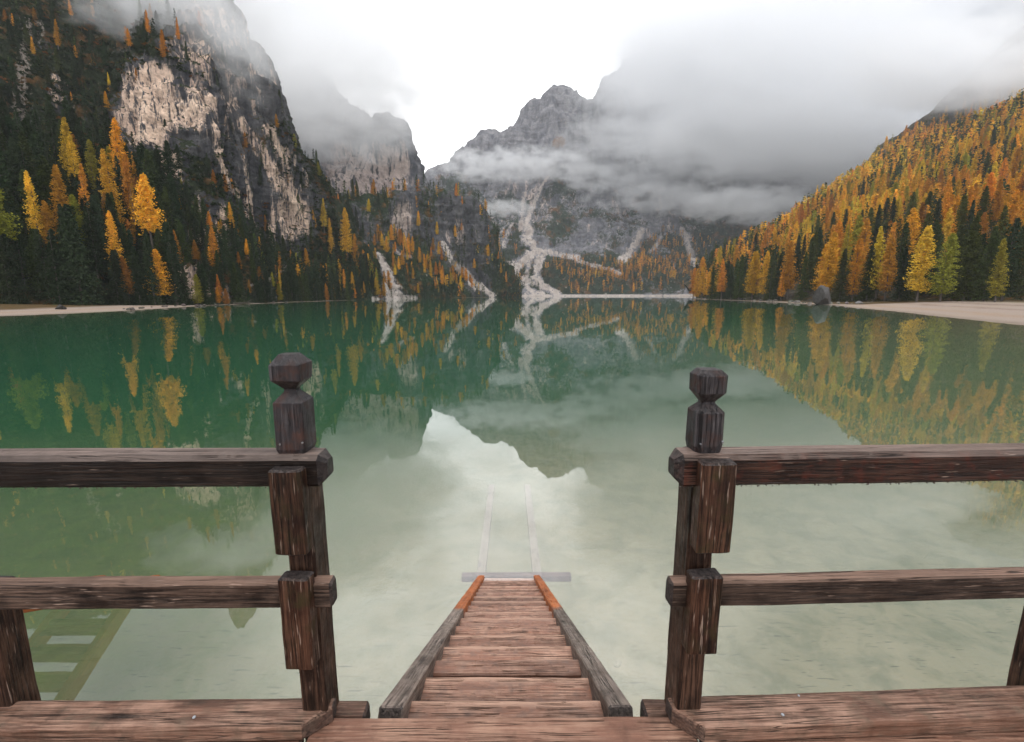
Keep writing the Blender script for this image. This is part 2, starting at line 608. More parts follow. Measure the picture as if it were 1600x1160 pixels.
def ground_material():
    m, t, out = new_mat('shore_and_lake_bed')
    pos = t.add('ShaderNodeNewGeometry').outputs['Position']
    att = t.add('ShaderNodeAttribute', attribute_name='cover')
    sep = t.add('ShaderNodeSeparateColor')
    t.link(att.outputs['Color'], sep.inputs[0])
    bed, beach, deep = sep.outputs[0], sep.outputs[1], sep.outputs[2]
    n0 = t.noise(pos, 0.35, 6, 0.6, 0.5)
    n1 = t.noise(pos, 1.7, 7, 0.65, 0.6)
    n2 = t.noise(pos, 9.0, 6, 0.65)
    sand = t.mix(t.remap(n0, 0.35, 0.65), (0.33, 0.28, 0.175), (0.255, 0.225, 0.135))
    sand = t.mix(t.remap(n1, 0.45, 0.62, 0, 0.9), sand, (0.190, 0.175, 0.100))
    sand = t.mix(t.remap(n2, 0.45, 0.75, 0, 0.5), sand, (0.29, 0.265, 0.185))
    # sunken twigs and needles: short thin dark strokes
    for (rz, sx, th) in ((1.15, 0.55, 0.665), (0.75, 0.8, 0.675)):
        tw = t.noise(t.mapping(pos, scale=(5.0 * sx, 44.0 * sx, 1), rot=(0, 0, rz)), 1.0, 2, 0.5, 0.3)
        sand = t.mix(t.remap(tw, th, th + 0.05, 0, 0.75), sand, (0.075, 0.065, 0.036))
    mud = t.mix(t.remap(n1, 0.4, 0.7), (0.040, 0.075, 0.026), (0.120, 0.160, 0.055))
    lake = t.mix(deep, sand, mud)
    gravel = t.mix(t.remap(n2, 0.35, 0.65), (0.20, 0.158, 0.128), (0.34, 0.272, 0.23))
    gravel = t.mix(t.remap(t.noise(t.mapping(pos, scale=(0.02, 0.10, 0.4)), 1.0, 5), 0.5, 0.7, 0, 0.6), gravel, (0.30, 0.225, 0.155))
    sd_ = t.math('ADD', att.outputs['Alpha'], t.math('MULTIPLY', t.math('SUBTRACT', n0, 0.5), 0.10))
    wet = t.remap(sd_, 0.01, 0.07, 1.0, 0.0)
    gravel = t.mix(t.math('MULTIPLY', wet, 0.75), gravel, (0.17, 0.13, 0.10))
    for (a_, b_, c_, f_) in ((0.10, 0.22, (0.26, 0.175, 0.11), 0.8), (0.32, 0.42, (0.16, 0.105, 0.075), 0.9), (0.50, 0.66, (0.12, 0.08, 0.055), 0.9), (0.68, 0.90, (0.12, 0.11, 0.035), 0.9)):
        bnd = t.math('MULTIPLY', t.remap(sd_, a_, (a_ + b_) / 2, 0, 1), t.remap(sd_, (a_ + b_) / 2, b_, 1, 0))
        gravel = t.mix(t.math('MULTIPLY', t.math('MULTIPLY', bnd, f_), t.remap(n1, 0.35, 0.6)), gravel, c_)
    floor = t.mix(t.remap(n1, 0.4, 0.65), (0.055, 0.045, 0.02), (0.12, 0.065, 0.025))
    c = t.mix(beach, floor, gravel)
    c = t.mix(bed, c, lake)
    nb = t.bump(t.math('ADD', n1, n2), 0.5, 0.05)
    principled(t, out, c, 0.95, nb, 0.1)
    return m


M_ground = ground_material()


def water_material():
    m, t, out = new_mat('lake_water')
    geo = t.add('ShaderNodeNewGeometry')
    pos = geo.outputs['Position']
    n = t.noise(t.mapping(pos, scale=(0.9, 0.55, 1)), 1.0, 3, 0.5)
    n2 = t.noise(t.mapping(pos, scale=(0.08, 0.05, 1)), 1.0, 3, 0.5)
    nb = t.bump(t.math('ADD', t.math('MULTIPLY', n, 0.010), t.math('MULTIPLY', n2, 0.05)), 0.6, 0.25)
    fr = t.add('ShaderNodeFresnel')
    fr.inputs['IOR'].default_value = 2.0
    t.link(nb, fr.inputs['Normal'])
    gl = t.add('ShaderNodeBsdfGlossy')
    gl.inputs['Roughness'].default_value = 0.015
    gl.inputs[0].default_value = (1, 1, 1, 1)
    t.link(nb, gl.inputs['Normal'])
    tr = t.add('ShaderNodeBsdfTransparent')
    mxs = t.add('ShaderNodeMixShader')
    f = t.math('MULTIPLY', fr.outputs[0], t.math('SUBTRACT', 1.0, geo.outputs['Backfacing']))
    t.link(f, mxs.inputs[0])
    t.link(tr.outputs[0], mxs.inputs[1])
    t.link(gl.outputs[0], mxs.inputs[2])
    t.link(mxs.outputs[0], out.inputs[0])
    v = t.add('ShaderNodeVolumePrincipled')
    v.inputs['Color'].default_value = (0.055, 0.205, 0.11, 1)
    v.inputs['Density'].default_value = 0.085
    t.link(v.outputs[0], out.inputs[1])
    return m


M_water = water_material()

# ------------------------------------------------------------------ ground sheet and lake
SHORE = np.array([(-140, -12), (-130, 40), (-98, 75), (-94, 110), (-108, 164), (-112, 245), (-108, 327), (-116, 380),
                  (-100, 480), (-15, 620), (28, 1000), (150, 1012), (370, 1000), (380, 950), (330, 700), (230, 500),
                  (165, 420), (157, 395), (138, 249), (121, 172), (104, 139), (93, 112), (82, 90), (68, 60), (62, 42),
                  (62, 10), (75, -12)], float)


def lake_d(x, y):
    """signed distance to the shoreline, positive in the lake"""
    best = np.full(x.shape, 1e9)
    inside = np.zeros(x.shape, bool)
    n = len(SHORE)
    for k in range(n):
        (ax, ay), (bx, by) = SHORE[k], SHORE[(k + 1) % n]
        dx, dy = bx - ax, by - ay
        t = np.clip(((x - ax) * dx + (y - ay) * dy) / (dx * dx + dy * dy), 0, 1)
        best = np.minimum(best, np.hypot(x - ax - t * dx, y - ay - t * dy))
        c = ((ay > y) != (by > y)) & (x < (bx - ax) * (y - ay) / (by - ay + 1e-12) + ax)
        inside ^= c
    return np.where(inside, best, -best)


def ground_z(x, y):
    d = lake_d(x, y)
    P = np.stack([x / 14.0, y / 14.0, np.zeros_like(x)], -1)
    wob = fbm(P, 4, 0.5, 5)
    d = d + wob * np.clip(np.abs(d) * 0.25, 0.6, 5.0)
    P2 = np.stack([x / 2.6, y / 2.6, np.zeros_like(x)], -1)
    small = fbm(P2, 3, 0.5, 9)
    slope = 0.085 * (1 - 0.55 * sstep(x, 0, 40) * (1 - sstep(y, 60, 140)))
    zin = -np.minimum(slope * d, 16) - 0.05 * sstep(d, 0, 2)
    zin = zin + small * 0.10 * sstep(d, 0.5, 3)
    e = np.maximum(-d, 0)
    zout = np.minimum(e * 0.035, 2.6) + small * 0.15 * sstep(e, 1, 10)
    return np.where(d > 0, zin, zout), d


def build_ground():
    n = 430
    u = np.linspace(-1, 1, n)
    gx = 3.0 * np.sinh(u * 7.3)
    v = np.linspace(0, 1, n)
    gy = np.concatenate([-np.linspace(400, 14, 24), 3.0 * np.sinh(np.linspace(-1.9, 7.75, n))])
    X, Y = np.meshgrid(gx, gy)
    Z, d = ground_z(X, Y)
    V = np.stack([X, Y, Z], -1).reshape(-1, 3)
    nr, nc = X.shape
    idx = np.arange(nr * nc).reshape(nr, nc)
    F = np.stack([idx[:-1, :-1], idx[:-1, 1:], idx[1:, 1:], idx[1:, :-1]], -1).reshape(-1, 4)
    me = mesh_np('ground', V, F, True)
    bed = sstep(d, -0.3, 0.6)
    wide = 34 * sstep(X, 20, 60) + 20
    wide = np.where(Y > 170, 7, wide)
    beach = 1 - sstep(-d, wide * 0.8, wide)
    deep = sstep(-Z, 1.5, 6.0) * 0.85 + 0.70 * sstep(-X, -1, 9)
    cov = np.stack([bed, beach, np.clip(deep, 0, 1), np.clip(-d / 60.0, 0, 1)], -1)
    a = me.attributes.new('cover', 'FLOAT_COLOR', 'POINT')
    a.data.foreach_set('color', np.ascontiguousarray(cov.reshape(-1, 4), np.float32).ravel())
    tag(link_mesh('ground', me, M_ground), kind='structure')


build_ground()

# the lake: a closed body of water, its sides and bottom buried in the ground
wx0, wx1, wy0, wy1, wz = -420.0, 520.0, -60.0, 1120.0, -24.0
Vw = [(wx0, wy0, 0), (wx1, wy0, 0), (wx1, wy1, 0), (wx0, wy1, 0), (wx0, wy0, wz), (wx1, wy0, wz), (wx1, wy1, wz), (wx0, wy1, wz)]
Fw = [(0, 1, 2, 3), (7, 6, 5, 4), (0, 4, 5, 1), (1, 5, 6, 2), (2, 6, 7, 3), (3, 7, 4, 0)]
tag(link_mesh('lake_water', mesh_np('lake_water', Vw, np.array(Fw)), M_water), kind='structure')


# ------------------------------------------------------------------ mountains
def foot(px, Y, z=-1.0):
    return ((px - CX) / FPX * (Y * math.cos(PITCH) + (CAM_Z - z) * math.sin(PITCH)), Y, z)


def rowp(pxs, pys, Ys):
    return [at(a, b, c) for a, b, c in zip(pxs, pys, Ys)]


def lerp_rows(a, b, t, dz=0):
    return [tuple(p + (q - p) * t + (dz if k == 2 else 0) for k, (p, q) in enumerate(zip(u, v))) for u, v in zip(a, b)]


def behind(r, dy, kz):
    return [(x * 1.1, y + dy, z * kz) for x, y, z in r]


def blobs(px, py, lst):
    m = np.zeros(px.shape)
    for (x, y, rx, ry, a) in lst:
        e = ((px - x) / rx) ** 2 + ((py - y) / ry) ** 2
        m = np.maximum(m, a * np.clip(1.35 - e * 0.7, 0, 1))
    return m


# the wooded cliff on the left bank
a0 = [(-270, 60, -1), (-190, 105, -1), (-142, 126, -1), (-122, 150, -1), (-111, 172, -1), (-113, 205, -1), (-115, 245, -1), (-113, 285, -1), (-110, 330, -1), (-118, 385, -1)]
a1 = rowp((-350, -100, 60, 180, 290, 370, 430, 480, 530, 575), (340, 340, 335, 345, 385, 405, 425, 438, 448, 458), (130, 150, 175, 195, 205, 238, 272, 312, 352, 402))
a2 = rowp((-350, -100, 60, 180, 290, 360, 420, 470, 520, 575), (200, 200, 200, 230, 285, 318, 350, 375, 405, 450), (200, 215, 235, 247, 240, 262, 295, 330, 370, 415))
a3 = rowp((-350, -100, 40, 180, 280, 340, 400, 450, 505, 572), (60, 70, 80, 110, 125, 160, 215, 285, 345, 440), (270, 280, 290, 285, 272, 285, 310, 340, 380, 420))
a4 = rowp((-400, -150, 0, 130, 250, 345, 395, 450, 502, 568), (-190, -165, -120, -95, -60, -5, 110, 228, 312, 430), (400, 410, 420, 420, 415, 410, 400, 395, 400, 425))
LA = Land([a0, a1, a2, a3, a4, behind(a4, 170, 0.5)], 560, 560,
          [(60, 16, 'f', 0.6), (22, 9, 'r', 0.35), (9, 4.0, 'r', 0.22), (4.5, 1.8, 'r', 0.6)], 3)
x, y = LA.px, LA.py
jx = fbm(LA.S / 25.0, 4, 0.5, 77) * 14
jy = fbm(LA.S / 25.0, 4, 0.5, 78) * 14
x, y = x + jx, y + jy
pale = blobs(x, y, [(238, 168, 44, 60, 0.98), (298, 160, 46, 44, 0.60), (342, 190, 26, 50, 0.52), (264, 264, 20, 28, 0.85),
                    (460, 335, 22, 42, 0.80), (312, 345, 16, 40, 0.66), (345, 360, 14, 44, 0.72), (425, 350, 12, 40, 0.55), (392, 330, 10, 40, 0.5), (296, 446, 34, 28, 0.9), (420, 290, 60, 80, 0.30),
                    (350, 455, 30, 12, 0.6), (385, 90, 50, 100, 0.40), (330, 60, 60, 70, 0.48), (90, 148, 15, 32, 0.6)])
pale = np.maximum.reduce([pale, poly_d(x, y, [(384, 196), (408, 240), (440, 285), (470, 345)], 13, 12) * 0.72,
                          poly_d(x, y, [(348, 238), (362, 290), (388, 322)], 11, 9) * 0.66,
                          poly_d(x, y, [(425, 205), (442, 250), (462, 300)], 8, 8) * 0.6])
bare = blobs(x, y, [(246, 172, 60, 68, 1), (310, 170, 66, 60, 0.95), (264, 264, 26, 32, 0.9), (405, 265, 64, 85, 0.62), (455, 330, 44, 60, 0.72), (335, 350, 50, 45, 0.5),
                    (296, 446, 38, 32, 1), (390, 90, 75, 120, 0.95), (320, 45, 62, 66, 0.85), (430, 380, 50, 34, 0.35), (90, 148, 15, 32, 0.7)])
bare = np.maximum(bare, pale * 0.95)
green = np.clip(1.0 - bare * 0.95, 0, 1)
slope_up = LA.N[..., 2]
green = np.clip(green + 0.75 * sstep(slope_up, 0.42, 0.68) - 0.14, 0, 1)
scree = np.maximum(poly_d(x, y, [(60, 45), (42, 80), (36, 120), (28, 170), (42, 215), (62, 268)], 13, 9) * 0.62,
                   poly_d(LA.px, LA.py, [(393, 446), (430, 433), (452, 412), (468, 396)], 2.0, 2.0) * 1.0)
aut = blobs(x, y, [(160, 440, 300, 60, 0.42), (340, 440, 80, 30, 0.55), (400, 400, 60, 40, 0.4), (50, 300, 80, 60, 0.35), (520, 430, 60, 40, 0.3)])
aut = aut * (1 - bare * 0.5)
LA.build('cliff_hillside', M_rock_near, np.stack([green, scree, aut, pale], -1))

# the low rocky shoulder beyond it
b0 = [foot(p, Y) for p, Y in zip((455, 515, 560, 600, 650, 690, 720, 745, 765, 785, 815), (262, 300, 345, 390, 468, 512, 552, 582, 606, 632, 800))]
b1 = rowp((455, 515, 550, 598, 650, 690, 720, 746, 765, 785, 810), (448, 440, 436, 434, 432, 434, 438, 442, 448, 455, 461), (330, 360, 395, 440, 510, 545, 580, 605, 625, 650, 805))
b2 = rowp((460, 515, 545, 598, 655, 698, 726, 750, 768, 785, 808), (410, 385, 375, 372, 362, 368, 380, 400, 425, 445, 461), (390, 425, 455, 500, 555, 580, 605, 625, 645, 670, 810))
b3 = rowp((465, 515, 545, 600, 657, 700, 730, 752, 768, 785, 806), (390, 338, 322, 315, 303, 305, 324, 352, 398, 432, 461), (430, 470, 500, 545, 585, 605, 625, 645, 665, 690, 815))
LB = Land([b0, b1, b2, b3, behind(b3, 120, 0.4)], 360, 260, [(80, 16, 'f', 0.7), (30, 11, 'r', 0.4), (10, 4, 'r', 0.5)], 19)
x, y = LB.px + fbm(LB.S / 40, 4, 0.5, 70) * 10, LB.py + fbm(LB.S / 40, 4, 0.5, 71) * 10
scree = np.maximum.reduce([poly_d(x, LB.py, [(590, 398), (601, 420), (610, 445), (618, 458), (622, 470)], 5, 14),
                           poly_d(LB.px, LB.py, [(583, 467), (610, 463), (648, 466)], 3, 4),
                           poly_d(x, y, [(690, 380), (715, 415), (740, 445), (765, 463)], 3, 6) * 0.95,
                           poly_d(x, y, [(620, 395), (640, 402)], 3, 3) * 0.7])
pale = blobs(x, y, [(632, 345, 16, 34, 0.75), (560, 400, 8, 18, 0.5), (718, 368, 26, 22, 0.42), (600, 330, 14, 20, 0.35), (575, 345, 10, 20, 0.35)])
bare = np.maximum(blobs(x, y, [(632, 340, 30, 45, 0.9), (715, 355, 55, 60, 0.9), (575, 350, 40, 40, 0.6), (690, 330, 50, 40, 0.7), (750, 420, 25, 45, 0.7)]), scree)
green = np.clip(0.95 - bare * 0.75, 0, 1)
aut = blobs(x, y, [(690, 410, 90, 30, 0.3), (560, 390, 60, 50, 0.35), (690, 310, 50, 25, 0.3)])
LB.build('rocky_shoulder', M_rock_mid, np.stack([green, scree, aut, pale], -1))

# the massif in the mist behind the shoulder
c_px = (250, 330, 385, 430, 480, 530, 570, 608, 632, 642, 655, 668)
c4 = rowp(c_px, (-200, -90, 25, 78, 122, 162, 183, 194, 218, 255, 292, 340), (800, 800, 795, 790, 785, 780, 775, 770, 765, 770, 790, 830))
c3 = rowp(c_px, (80, 130, 180, 205, 230, 250, 262, 270, 285, 300, 318, 360), (740, 740, 735, 730, 725, 722, 720, 716, 716, 726, 760, 815))
c2 = rowp(c_px, (290, 300, 310, 315, 318, 322, 326, 330, 338, 345, 358, 390), (650, 650, 648, 645, 642, 640, 640, 640, 645, 665, 715, 790))
c0 = rowp(c_px, (462,) * 12, (560, 560, 560, 560, 560, 560, 565, 570, 590, 620, 680, 770))
LC = Land([c0, c2, c3, c4, behind(c4, 260, 0.5)], 300, 260, [(120, 24, 'f', 0.6), (45, 18, 'r', 0.3), (14, 6, 'r', 0.4)], 41)
x, y = LC.px + fbm(LC.S / 50, 4, 0.5, 60) * 12, LC.py + fbm(LC.S / 50, 4, 0.5, 61) * 12
pale = blobs(x, y, [(590, 268, 44, 42, 0.95), (540, 265, 40, 45, 0.65), (632, 270, 12, 40, 0.75), (480, 220, 60, 80, 0.3)])
bare = blobs(x, y, [(560, 240, 110, 75, 1.0), (450, 180, 120, 140, 0.8)])
green = np.clip(0.6 - bare * 0.6, 0, 1)
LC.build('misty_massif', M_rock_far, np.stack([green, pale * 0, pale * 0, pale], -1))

# the great wall at the head of the lake
d_px = (560, 650, 672, 700, 740, 800, 845, 882, 910, 926, 965, 1010, 1100, 1220, 1400, 1700)
d4 = rowp(d_px, (330, 296, 270, 266, 236, 206, 170, 156, 158, 182, 138, 100, 110, 170, 230, 260),
          (1500, 1540, 1600, 1640, 1700, 1740, 1780, 1800, 1800, 1780, 1720, 1680, 1620, 1600, 1600, 1600))
d3 = rowp(d_px, (370, 350, 335, 330, 318, 300, 280, 268, 266, 268, 245, 235, 240, 260, 290, 310),
          (1400, 1420, 1450, 1470, 1500, 1520, 1530, 1540, 1540, 1530, 1510, 1500, 1480, 1460, 1440, 1400))
d2 = rowp(d_px, (405, 400, 398, 396, 392, 384, 380, 378, 378, 380, 384, 388, 392, 400, 410, 420),
          (1300, 1310, 1320, 1330, 1340, 1345, 1350, 1350, 1350, 1350, 1350, 1345, 1330, 1310, 1280, 1240))
d1 = rowp(d_px, (446, 444, 442, 441, 438, 430, 424, 424, 426, 428, 432, 435, 437, 440, 444, 448),
          (1120, 1120, 1130, 1135, 1140, 1160, 1180, 1180, 1170, 1165, 1150, 1140, 1130, 1120, 1110, 1100))
d0 = [foot(p, 1006, -1.5) for p in d_px]
LD = Land([d0, d1, d2, d3, d4, behind(d4, 380, 0.45)], 460, 380, [(260, 38, 'f', 0.7), (90, 40, 'r', 0.35), (28, 13, 'r', 0.5)], 57)
x, y = LD.px + fbm(LD.S / 60, 4, 0.5, 50) * 9, LD.py + fbm(LD.S / 60, 4, 0.5, 51) * 6
scree = 0.86 * np.maximum.reduce([
    poly_d(x, y, [(856, 275), (838, 310), (826, 340), (826, 370), (834, 390)], 3, 6),
    poly_d(x, y, [(822, 300), (815, 335), (822, 378)], 4, 6) * 0.75,
    poly_d(x, y, [(834, 388), (870, 398), (905, 406), (965, 426)], 4.5, 3),
    poly_d(x, y, [(836, 392), (812, 415), (800, 432)], 6, 7),
    poly_d(x, y, [(846, 396), (838, 430), (850, 450), (872, 462)], 7, 6),
    poly_d(x, y, [(842, 392), (812, 412), (792, 420)], 5, 7), poly_d(x, y, [(830, 395), (826, 425), (822, 460)], 4, 5) * 0.7,
    poly_d(x, y, [(782, 420), (812, 436), (835, 442)], 5, 5),
    poly_d(x, y, [(815, 440), (830, 455), (845, 462)], 4, 6),
    poly_d(x, y, [(1000, 362), (990, 385), (975, 404)], 5, 9) * 0.95,
    poly_d(x, y, [(1068, 360), (1078, 385), (1084, 412)], 4, 6) * 0.9,
    poly_d(x, y, [(1035, 370), (1015, 395)], 3, 3) * 0.7,
    poly_d(x, y, [(800, 350), (792, 372), (785, 385)], 3, 4) * 0.7,
    poly_d(x, y, [(770, 385), (780, 368), (792, 350)], 2, 3) * 0.6,
    poly_d(LD.px, LD.py, [(780, 463.5), (830, 462), (1090, 462)], 1.6, 1.6)])
green = blobs(x, y, [(790, 360, 60, 60, 0.62), (930, 430, 200, 34, 0.95), (760, 430, 60, 40, 0.9), (870, 330, 60, 50, 0.6), (1050, 405, 90, 40, 0.72),
                     (960, 370, 60, 50, 0.42), (1150, 400, 120, 50, 0.8), (840, 320, 30, 50, 0.5), (1150, 350, 90, 40, 0.55), (720, 320, 60, 60, 0.55)])
green = np.clip(green - scree * 0.8, 0, 1)
aut = blobs(x, y, [(940, 435, 120, 16, 0.4), (870, 205, 30, 30, 0.0), (875, 222, 12, 10, 0.75), (860, 345, 25, 20, 0.35)])
pale = blobs(x, y, [(830, 330, 60, 50, 0.45), (980, 340, 140, 60, 0.28), (1090, 360, 60, 50, 0.4)])
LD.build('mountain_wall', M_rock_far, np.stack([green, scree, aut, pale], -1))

# the wooded hill on the right bank
e0 = [foot(p, Y, -0.5) for p, Y in zip((1082, 1120, 1200, 1330, 1450, 1600, 1850, 2400), (405, 350, 262, 200, 180, 158, 135, 100))]
e3 = rowp((1086, 1122, 1202, 1300, 1400, 1520, 1750, 2300), (446, 415, 374, 310, 248, 198, 95, 20), (455, 500, 600, 700, 790, 850, 900, 900))
e4 = rowp((1070, 1110, 1198, 1300, 1402, 1530, 1760, 2300), (447, 418, 378, 312, 222, 112, -40, -100), (560, 620, 720, 820, 920, 1000, 1040, 1040))
e1, e2 = lerp_rows(e0, e3, 0.33, -4), lerp_rows(e0, e3, 0.67, 6)
LE = Land([e0, e1, e2, e3, e4, [(x * (y + 250) / y * 1.03, y + 250, z * 0.6) for x, y, z in e4]], 260, 220, [(110, 16, 'f', 1), (40, 6, 'f', 1)], 83)
one = np.ones(LE.px.shape)
LE.build('wooded_hill', M_forest_floor, np.stack([one * 0.55, one * 0.03, one * 0.45, one * 0], -1))

# ------------------------------------------------------------------ trees
def rand_unit(n, flat=1.0):
    v = rng.normal(size=(n, 3))
    v[:, 2] *= flat
    return v / (np.linalg.norm(v, axis=1, keepdims=True) + 1e-9)


def quads_at(P, size, flat, aspect=0.55):
    n = len(P)
    a = rand_unit(n, flat)
    b = np.cross(a, rand_unit(n, 1.0))
    b /= np.linalg.norm(b, axis=1, keepdims=True) + 1e-9
    s = (size * rng.uniform(0.65, 1.35, n))[:, None]
    a, b = a * s, b * s * aspect
    V = np.stack([P - a * 1.1, P - b, P + a * 1.1, P + b], 1)
    return V.reshape(-1, 3)


def crown_points(kind, levels, branches, clumps):
    """needle clumps of a conifer one unit tall"""
    out = []
    if kind == 'larch':
        t0 = rng.uniform(0.10, 0.24)
    elif kind == 'tall_larch':
        t0 = rng.uniform(0.40, 0.5)
    else:
        t0 = rng.uniform(0.05, 0.10)
    lean = rng.normal(0, 0.018, 2)
    rw, ex = rng.uniform(0.150, 0.205), rng.uniform(0.58, 1.0)
    gap_az, gap_t = rng.uniform(0, 6.28, 3), rng.uniform(0.2, 0.8, 3)
    for i in range(levels):
        t = t0 + (1 - t0) * ((i + rng.uniform(-0.3, 0.3)) / levels)
        t = min(max(t, t0), 0.985)
        f = (t - t0) / (1 - t0)
        if kind == 'spruce':
            r = rw * (1 - f) ** (ex * 0.5 + 0.4) + 0.009
            n = branches
        else:
            r = rw * (1 - f) ** ex * (0.60 + 0.40 * min(1, f / 0.20)) + 0.008
            n = branches
        for j in range(n):
            az = rng.uniform(0, 6.283)
            ln = r * rng.uniform(0.55, 1.15)
            for ga, gt in zip(gap_az, gap_t):
                if abs((az - ga + 3.14) % 6.28 - 3.14) < 0.6 and abs(t - gt) < 0.07:
                    ln *= 0.45
            droop = rng.uniform(-0.55, -0.25) if kind == 'spruce' else rng.uniform(-0.35, 0.18)
            for c in range(clumps):
                q = (c + rng.uniform(0.35, 1.0)) / clumps
                d = ln * q
                z = t + droop * d * (0.7 + 0.6 * q) + (0.10 * d * q if kind != 'spruce' else 0.16 * d * q * q)
                out.append((math.cos(az) * d + lean[0] * t, math.sin(az) * d + lean[1] * t, z + rng.normal(0, 0.006)))
    out.append((lean[0], lean[1], 0.99))
    return np.array(out)


def crown_mesh(kind, levels, branches, clumps, size, per):
    P = np.repeat(crown_points(kind, levels, branches, clumps), per, 0)
    P = P + rng.normal(0, size * 0.35, P.shape)
    V = quads_at(P, size, 0.45 if kind != 'spruce' else 0.7)
    return V, np.arange(len(V)).reshape(-1, 4)


def trunk_mesh(kind):
    """tapered trunk with a few bare limbs, one unit tall"""
    V, F = [], []

    def cone(p0, p1, r0, r1, k=7):
        b = len(V)
        p0, p1 = Vector(p0), Vector(p1)
        z = (p1 - p0).normalized()
        x = z.orthogonal().normalized()
        y = z.cross(x)
        for p, r in ((p0, r0), (p1, r1)):
            for i in range(k):
                a = 6.2832 * i / k
                V.append(tuple(p + x * math.cos(a) * r + y * math.sin(a) * r))
        for i in range(k):
            F.append((b + i, b + (i + 1) % k, b + k + (i + 1) % k, b + k + i))
    pts = [(0, 0, -0.04), (0.002, 0.001, 0.3), (-0.003, 0.002, 0.6), (0, 0, 0.97)]
    rs = [0.0135, 0.0100, 0.0062, 0.001]
    for a, b, r0, r1 in zip(pts[:-1], pts[1:], rs[:-1], rs[1:]):
        cone(a, b, r0, r1)
    for k in range(16):
        t = rng.uniform(0.18, 0.85)
        az = rng.uniform(0, 6.28)
        ln = 0.13 * (1 - t) + 0.02
        cone((0, 0, t), (math.cos(az) * ln, math.sin(az) * ln, t + rng.uniform(-0.03, 0.02)), 0.0032, 0.0008, 4)
    return mesh_np('trunk', V, np.array(F), True)


NEAR = {}
for kind, lv, br, cl, sz, per, cnt in (('larch', 54, 11, 6, 0.0098, 2, 8), ('tall_larch', 46, 12, 6, 0.0098, 2, 3), ('spruce', 58, 12, 6, 0.0092, 2, 6)):
    NEAR[kind] = []
    for k in range(cnt):
        V, F = crown_mesh(kind, lv, br, cl, sz, per)
        me = mesh_np('crown', V, F)
        me.materials.append(M_leaf)
        NEAR[kind].append(me)
TRUNKS = []
for k in range(3):
    me = trunk_mesh('larch')
    me.materials.append(M_bark)
    TRUNKS.append(me)
FAR = {k: [crown_mesh(k, 20, 6, 2, 0.028 if k != 'spruce' else 0.026, 1)[0] for _ in range(12)] for k in ('larch', 'spruce')}
TINY = {k: [crown_mesh(k, 10, 3, 2, 0.052, 1)[0] for _ in range(5)] for k in ('larch', 'spruce')}

GOLD = {'go': (0.72, 0.40, 0.045), 'or': (0.62, 0.29, 0.042), 'rust': (0.42, 0.19, 0.038), 'yg': (0.31, 0.285, 0.042), 'gy': (0.64, 0.44, 0.05)}
COLNAME = {'go': 'golden', 'or': 'orange', 'rust': 'rust coloured', 'yg': 'yellow green', 'gy': 'bright yellow'}
SPR = {'dk': (0.038, 0.054, 0.027), 'md': (0.062, 0.080, 0.028), 'ol': (0.088, 0.092, 0.026)}
COLNAME.update({'dk': 'dark green', 'md': 'green', 'ol': 'olive green'})


def jit(c, s=0.26):
    k = rng.uniform(1 - s, 1 + s)
    return tuple(max(0.004, v * k * rng.uniform(0.92, 1.08)) for v in c)


trees = []           # dict: p, h, kind, shade, tint, r


def add_tree(p, h, kind, shade, place, star=None, w=1.0):
    base = GOLD if kind != 'spruce' else SPR
    trees.append(dict(p=np.array(p, float), h=h, kind=kind, shade=shade, tint=jit(base[shade]), place=place, star=star, w=w, rot=rng.uniform(0, 6.28)))


def thin(P, cell, occupied):
    keep = []
    for i, p in enumerate(P):
        k = (int(p[0] // cell), int(p[1] // cell), int(p[2] // (cell * 1.3)))
        if k in occupied:
            continue
        occupied.add(k)
        keep.append(i)
    return P[keep]


# singled-out trees of the photograph (top x, top y, foot y, kind, shade)
for (tx, ty, by, kind, sh) in ((22, 284, 462, 'tall_larch', 'yg'), (66, 272, 400, 'larch', 'gy'), (108, 262, 385, 'larch', 'or'), (86, 312, 400, 'larch', 'or'),
                               (116, 190, 300, 'larch', 'gy'), (128, 216, 320, 'larch', 'gy'), (156, 224, 330, 'larch', 'yg'), (143, 250, 350, 'larch', 'or'),
                               (184, 238, 370, 'larch', 'go'), (197, 192, 310, 'larch', 'go'), (210, 244, 350, 'larch', 'or'), (222, 290, 405, 'larch', 'or'),
                               (249, 278, 452, 'tall_larch', 'go'), (190, 332, 455, 'larch', 'go'), (172, 136, 190, 'larch', 'or'), (174, 110, 140, 'larch', 'gy'),
                               (117, 141, 162, 'larch', 'or'), (94, 22, 78, 'larch', 'or'), (206, 40, 82, 'larch', 'or'), (260, 42, 105, 'larch', 'or'),
                               (62, 8, 50, 'larch', 'rust'), (150, -6, 40, 'larch', 'or'), (236, 12, 60, 'larch', 'or'), (190, -10, 30, 'larch', 'or'), (118, -8, 32, 'larch', 'or'), (284, 20, 70, 'larch', 'or'),
                               (338, 356, 432, 'larch', 'or'), (366, 314, 368, 'larch', 'go'), (376, 394, 428, 'larch', 'rust'), (440, 420, 460, 'larch', 'gy'),
                               (512, 310, 365, 'larch', 'gy'), (519, 342, 405, 'larch', 'go'), (546, 326, 415, 'larch', 'go'), (557, 366, 420, 'larch', 'or'),
                               (540, 420, 458, 'larch', 'or'), (553, 424, 460, 'larch', 'go'), (574, 438, 461, 'larch', 'go'), (346, 428, 470, 'larch', 'rust'), (392, 436, 462, 'larch', 'rust')):
    p = LA.pick(tx, by)
    d = proj(p)[2]
    h = (by - ty) * d / FPX * 0.92
    p = np.array(p) + np.array([0, 0, (by - ty) * d / FPX * 0.06])
    if by < 200:
        h *= 0.8
    add_tree(p, h, kind, sh, 'left', star=(tx, ty))
